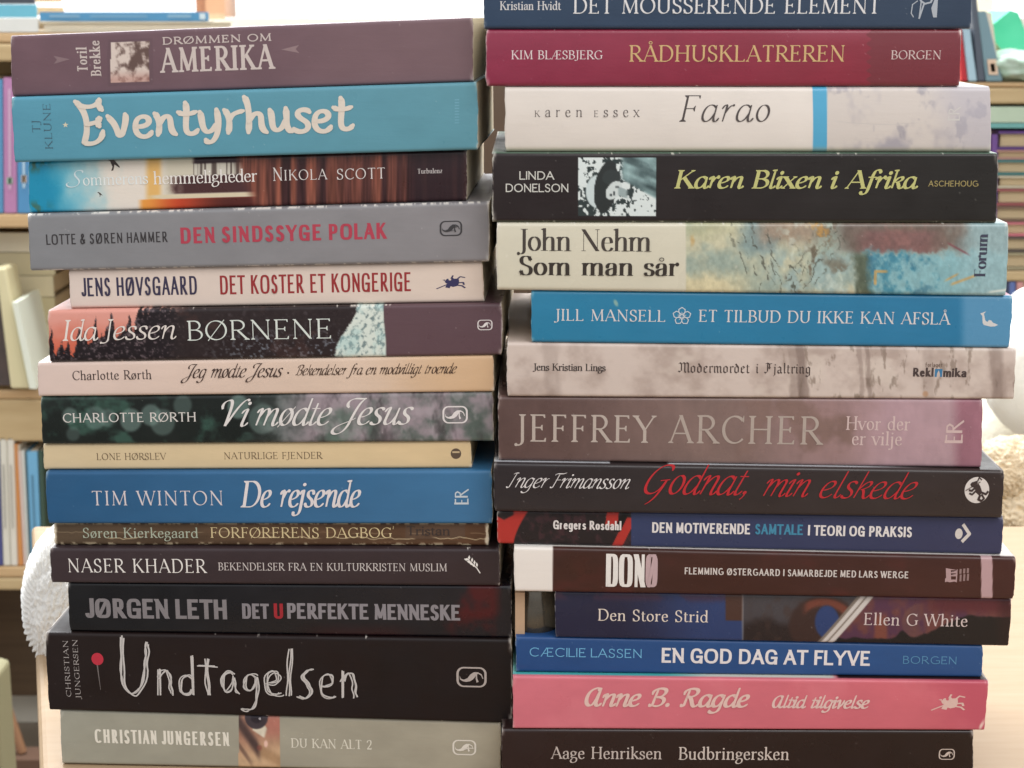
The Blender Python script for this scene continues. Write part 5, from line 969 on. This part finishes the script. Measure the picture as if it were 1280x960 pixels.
# broom leaning low at the left
br = empty('broom', at_y(28, 941, 2.0)); tag(br, 'small wooden broom leaning on the floor behind the table', 'broom'); o = Vector(br.location)
def tube(name, a, b, r, m, parent, n=10):
    d = (b - a).normalized(); u = d.orthogonal().normalized(); w = d.cross(u); V = []
    for c_ in (a, b): V += [tuple(c_ + (u*math.cos(6.2832*k/n) + w*math.sin(6.2832*k/n))*r) for k in range(n)]
    return mesh_obj(name, V, [(k,(k+1)%n,n+(k+1)%n,n+k) for k in range(n)] + [tuple(range(n))[::-1], tuple(range(n,2*n))], m, parent, False)
tube('handle', at_y(8, 880, 2.0)-o, at_y(28, 940, 2.0)-o, .006, plain('broom_wood', rgb(150, 110, 80), .5), br)
box('brush', -.05, .03, -.02, .02, -.03, -.001, plain('broom_bristles', rgb(96, 70, 54), .8, bump=.5, nscale=300), br)
ch = empty('chair', at_y(2, 985, 1.5)); tag(ch, 'pale wooden chair post at the lower left edge', 'chair'); o = Vector(ch.location)
q = [at_y(x, y, 1.5) - o for x, y in ((-40,1050),(8,1050),(-6,848),(-44,838))]; bevel(mesh_obj('post', [(v.x, 0, v.z) for v in q] + [(v.x, .05, v.z) for v in q], F6, plain('chair_wood', rgb(150, 144, 112), .5), ch), .004)

# right-hand shelf
YR = 1.9
sh2, a, b = shelf('bookshelf', 'pine shelf with leaning books behind the right pile', YR, 1150, 1500, ((103,109,M_PINE),(109.5,130,M_PINE2),(338,352,M_PINE2)))
box('upright', a - .03, a, 0, .26, 0, at_y(640, 103, YR).z - ZF, M_PINE2, sh2); box('upright', b, b + .03, 0, .26, 0, at_y(640, 103, YR).z - ZF, M_PINE2, sh2)
g2 = 'books on the right shelf'
stood(YR, 1197, 1202.5, 1202, 1210, 36, 102, (186,44,54), 'thin red book leaning beside the top of the right pile', g2)
stood(YR, 1203, 1213, 1210.5, 1222, 37, 102, (170,200,214), 'pale blue book leaning right of the thin red one', g2)
stood(YR, 1213.5, 1221, 1222.5, 1232, -6, 102, (84,92,104), 'dark slate book leaning between two paler blue ones', g2)
stood(YR, 1221.5, 1233, 1232.5, 1254, 14, 102, (120,150,160), 'blue grey book with a pale flower on its spine, among the leaning books', g2, band=[(.1,.32,.2,.75,(224,196,170)),(.14,.26,.35,.6,(206,180,96))])
flat(YR, 1236, 1420, 130.5+3, 153, (186,204,180), 'pale green box file lying under the right shelf board', g2, pagec=False); flat(YR, 1236, 1420, 154, 160, (112,170,166), 'thin teal book lying under the pale green file', g2, pagec=False)
yy = 164
for k, (h, c, nm) in enumerate([(24,(90,60,120),'purple'),(12,(196,150,140),'dusty pink'),(20,(64,120,120),'dark teal'),(16,(206,196,170),'cream'),(22,(150,84,84),'brick red'),(20,(120,96,80),'brown'),(18,(206,120,130),'rose'),(20,(90,80,72),'dark brown'),(22,(160,150,120),'olive')]):
    flat(YR, 1247 - 2*(k % 3), 1420, yy, yy + h - 1, c, nm + ' covered book in the flat pile of books at the right edge', g2, depth=.2); yy += h
stood(YR, 1240, 1248, 1238, 1246, 168, 300, (110,76,140), 'purple book standing beside the flat pile at the right edge', g2, depth=.03)
stood(YR, 1262, 1270, 1262, 1270, 352.5, 420, (96,116,170), 'blue book standing low behind the white cushion', g2); stood(YR, 1271, 1280, 1271, 1280, 352.5, 420, (206,150,146), 'salmon book standing low behind the white cushion', g2)
# green folded bag and clear plastic bag on the shelf
def blob(name, loc, rad, mat, amp, freq, seed, parent=None, sub=5, sq=1.0, rib=None):
    import bmesh
    bm = bmesh.new(); bmesh.ops.create_icosphere(bm, subdivisions=sub, radius=1)
    co = np.array([v.co[:] for v in bm.verts]); th_ = np.arctan2(co[:,1], co[:,0]); x, y, z = co.T
    d = 1 + amp * (fbm(x*freq + 9, y*freq + z*freq*.7 + 5, seed, 4) + fbm(z*freq + 3, x*freq*.8 - y*freq + 7, seed + 5, 4) - 1)
    if rib: d = d + rib(x, y, z)
    for v, k_ in zip(bm.verts, d): v.co = (v.co.x*rad[0]*k_, v.co.y*rad[1]*k_, v.co.z*rad[2]*k_)
    me = bpy.data.meshes.new(name); bm.to_mesh(me); bm.free(); me.materials.append(mat); me.polygons.foreach_set('use_smooth', [True]*len(me.polygons))
    o_ = bpy.data.objects.new(name, me); COL.objects.link(o_); o_.location = loc
    if parent: o_.parent = parent
    return o_
M_GREEN = plain('green_plastic', rgb(46, 190, 140), .35, noise=.2, nscale=20, c2=rgb(110, 220, 180))
bag = empty('plastic_bag', at_y(1262, 103, YR) + Vector((0, .1, 0))); tag(bag, 'turquoise green plastic bag with crumpled clear wrapping on the right shelf', 'bag'); o = Vector(bag.location)
q = [at_y(x, y, YR + .06) - o for x, y in ((1235,38),(1258,66),(1296,66),(1276,16),(1266,13))]
mesh_obj('green_fold', [(v.x, -.03, v.z) for v in q] + [(v.x*.9, .05, v.z) for v in q], [(0,1,2,3,4),(9,8,7,6,5),(0,5,6,1),(1,6,7,2),(2,7,8,3),(3,8,9,4),(4,9,5,0)], M_GREEN, bag)
blob('clear_wrapping', (at_y(1276, 84, YR) - o) + Vector((0, .04, 0)), (.042, .05, .019), plain('clear_wrap', rgb(206, 216, 204), .3, noise=.4, nscale=50, c2=rgb(140, 186, 160)), .5, 2.6, 9, bag, 4)
# soft things behind the table
M_WOOL = plain('white_wool', rgb(228, 226, 222), .95, .1, bump=.6, nscale=700)
sk = at_z(80, 850); Ys = sk.y + .06
def rib(x, y, z):                       # ribbed cuff round the rim, loose loops of wool in the middle
    th_, rr = np.arctan2(z, x), np.sqrt(x*x + z*z); cuff = ss(.70, .80, rr + .05*np.sin(th_*3)) * np.maximum(ss(.1, -.3, x), ss(-.2, -.5, z))
    return cuff * (.045 + .035*np.sin(th_*64)) + (1 - cuff) * .10 * (fbm(x*18 + 3, z*18 + y*12, 77, 2) - .5)
kn = blob('knitted_sock', at_y(92, 752, Ys), (.0265, .035, .044), M_WOOL, .16, 1.3, 21, None, 7, rib=rib); tag(kn, 'bright white knitted wool bundle with a ribbed cuff at the left table edge', 'knitwear')
tube_w = plain('wool_yarn', rgb(226, 220, 206), .9); yv = [at_y(x, y, Ys - .02) for x, y in ((28,786),(24,796),(19,800),(12,815))]
cush = blob('cushion', at_y(1318, 452, 1.35), (.062, .05, .07), plain('cushion_white', rgb(246, 245, 238), .9, .1, bump=.5, nscale=300), .12, 1.2, 31, None, 5); tag(cush, 'white round cushion behind the right pile', 'cushion')
cush2 = blob('cushion', at_y(1262, 560, 1.42), (.05, .05, .068), plain('cushion_cream', rgb(240, 234, 216), .9, .1, bump=.6, nscale=260), .1, 1.4, 37, None, 5); tag(cush2, 'cream cushion behind the brown end of the pink and taupe book', 'cushion')
M_PLUSH = plain('plush_fur', rgb(210, 184, 146), .95, .1, noise=.4, nscale=60, bump=1.0, c2=rgb(238, 226, 202))
pl = empty('plush_toy', at_y(1285, 690, 1.2)); tag(pl, 'fluffy beige plush toy behind the dark books of the right pile', 'plush toy'); o = Vector(pl.location)
for nm, (x, y), r_, s_ in (('head', (1262, 585), (.026, .028, .026), 3), ('body', (1292, 640), (.042, .035, .036), 5), ('paw', (1256, 668), (.022, .022, .014), 7)): blob(nm, at_y(x, y, 1.2) - o, r_, M_PLUSH, .22, 2.2, 40 + s_, pl, 6, rib=lambda x, y, z: .22*(fbm(x*24 + 3, z*24 + y*19, 91, 3) - .5))
# what shows in the gap beside the painted navy book
z0, z1 = RIGHT[3].location.z + .0003, RIGHT[4].location.z - .0016
c0 = at_y(668, 765, PR.p.y + .02); tin = empty('dark_tin', (c0.x, PR.p.y + .0165, z0)); tag(tin, 'dark glossy round tin in the gap left of the navy and purple book', 'tin')
pr = [(.0105, 0), (.0112, .001), (.0114, .006), (.0108, .012), (.0098, .016), (.0092, z1-z0-.001), (.0086, z1-z0)]; n = 40
V = [(r*math.cos(6.2832*k/n), r*math.sin(6.2832*k/n), z) for r, z in pr for k in range(n)]
mesh_obj('body', V, [(j*n+k, j*n+(k+1)%n, (j+1)*n+(k+1)%n, (j+1)*n+k) for j in range(len(pr)-1) for k in range(n)] + [tuple(range(n))[::-1], tuple(range((len(pr)-1)*n, len(pr)*n))], plain('dark_lacquer', rgb(104, 98, 88), .2, .6, .7, noise=.4, nscale=120), tin, True)
c1 = at_y(650, 765, PR.p.y + .004); cd = box('tan_card', -.0022, .0022, 0, .06, 0, z1-z0, plain('tan_cardboard', rgb(188, 156, 126), .7, noise=.2, nscale=200)); cd.location = (c1.x, PR.p.y + .004, z0); tag(cd, 'strip of tan cardboard on edge beside the dark tin in the gap', 'cardboard')
xa, xb = at_y(596, 300, .90).x, at_y(666, 300, .90).x; bk = empty('book', ((xa+xb)/2, .90, 0)); tag(bk, 'added dark brown stand-in book that darkens the gap between the two piles', 'book')  # added upright dark block, put behind the gap to darken it
w = (xb-xa)/2; hgt = at_y(610, 90, .90).z
mesh_obj('cover', [(-w,0,0.0004),(w,0,0.0004),(w,0,hgt),(-w,0,hgt),(-w,.1,0.0004),(w,.1,0.0004),(w,.1,hgt),(-w,.1,hgt)], [(0,1,2,3),(0,3,7,4),(1,5,6,2)], cloth_cover((74,58,48)), bk); box('page_block', -w+.001, w-.001, .002, .098, .003, hgt-.003, PAGES_OLD, bk)
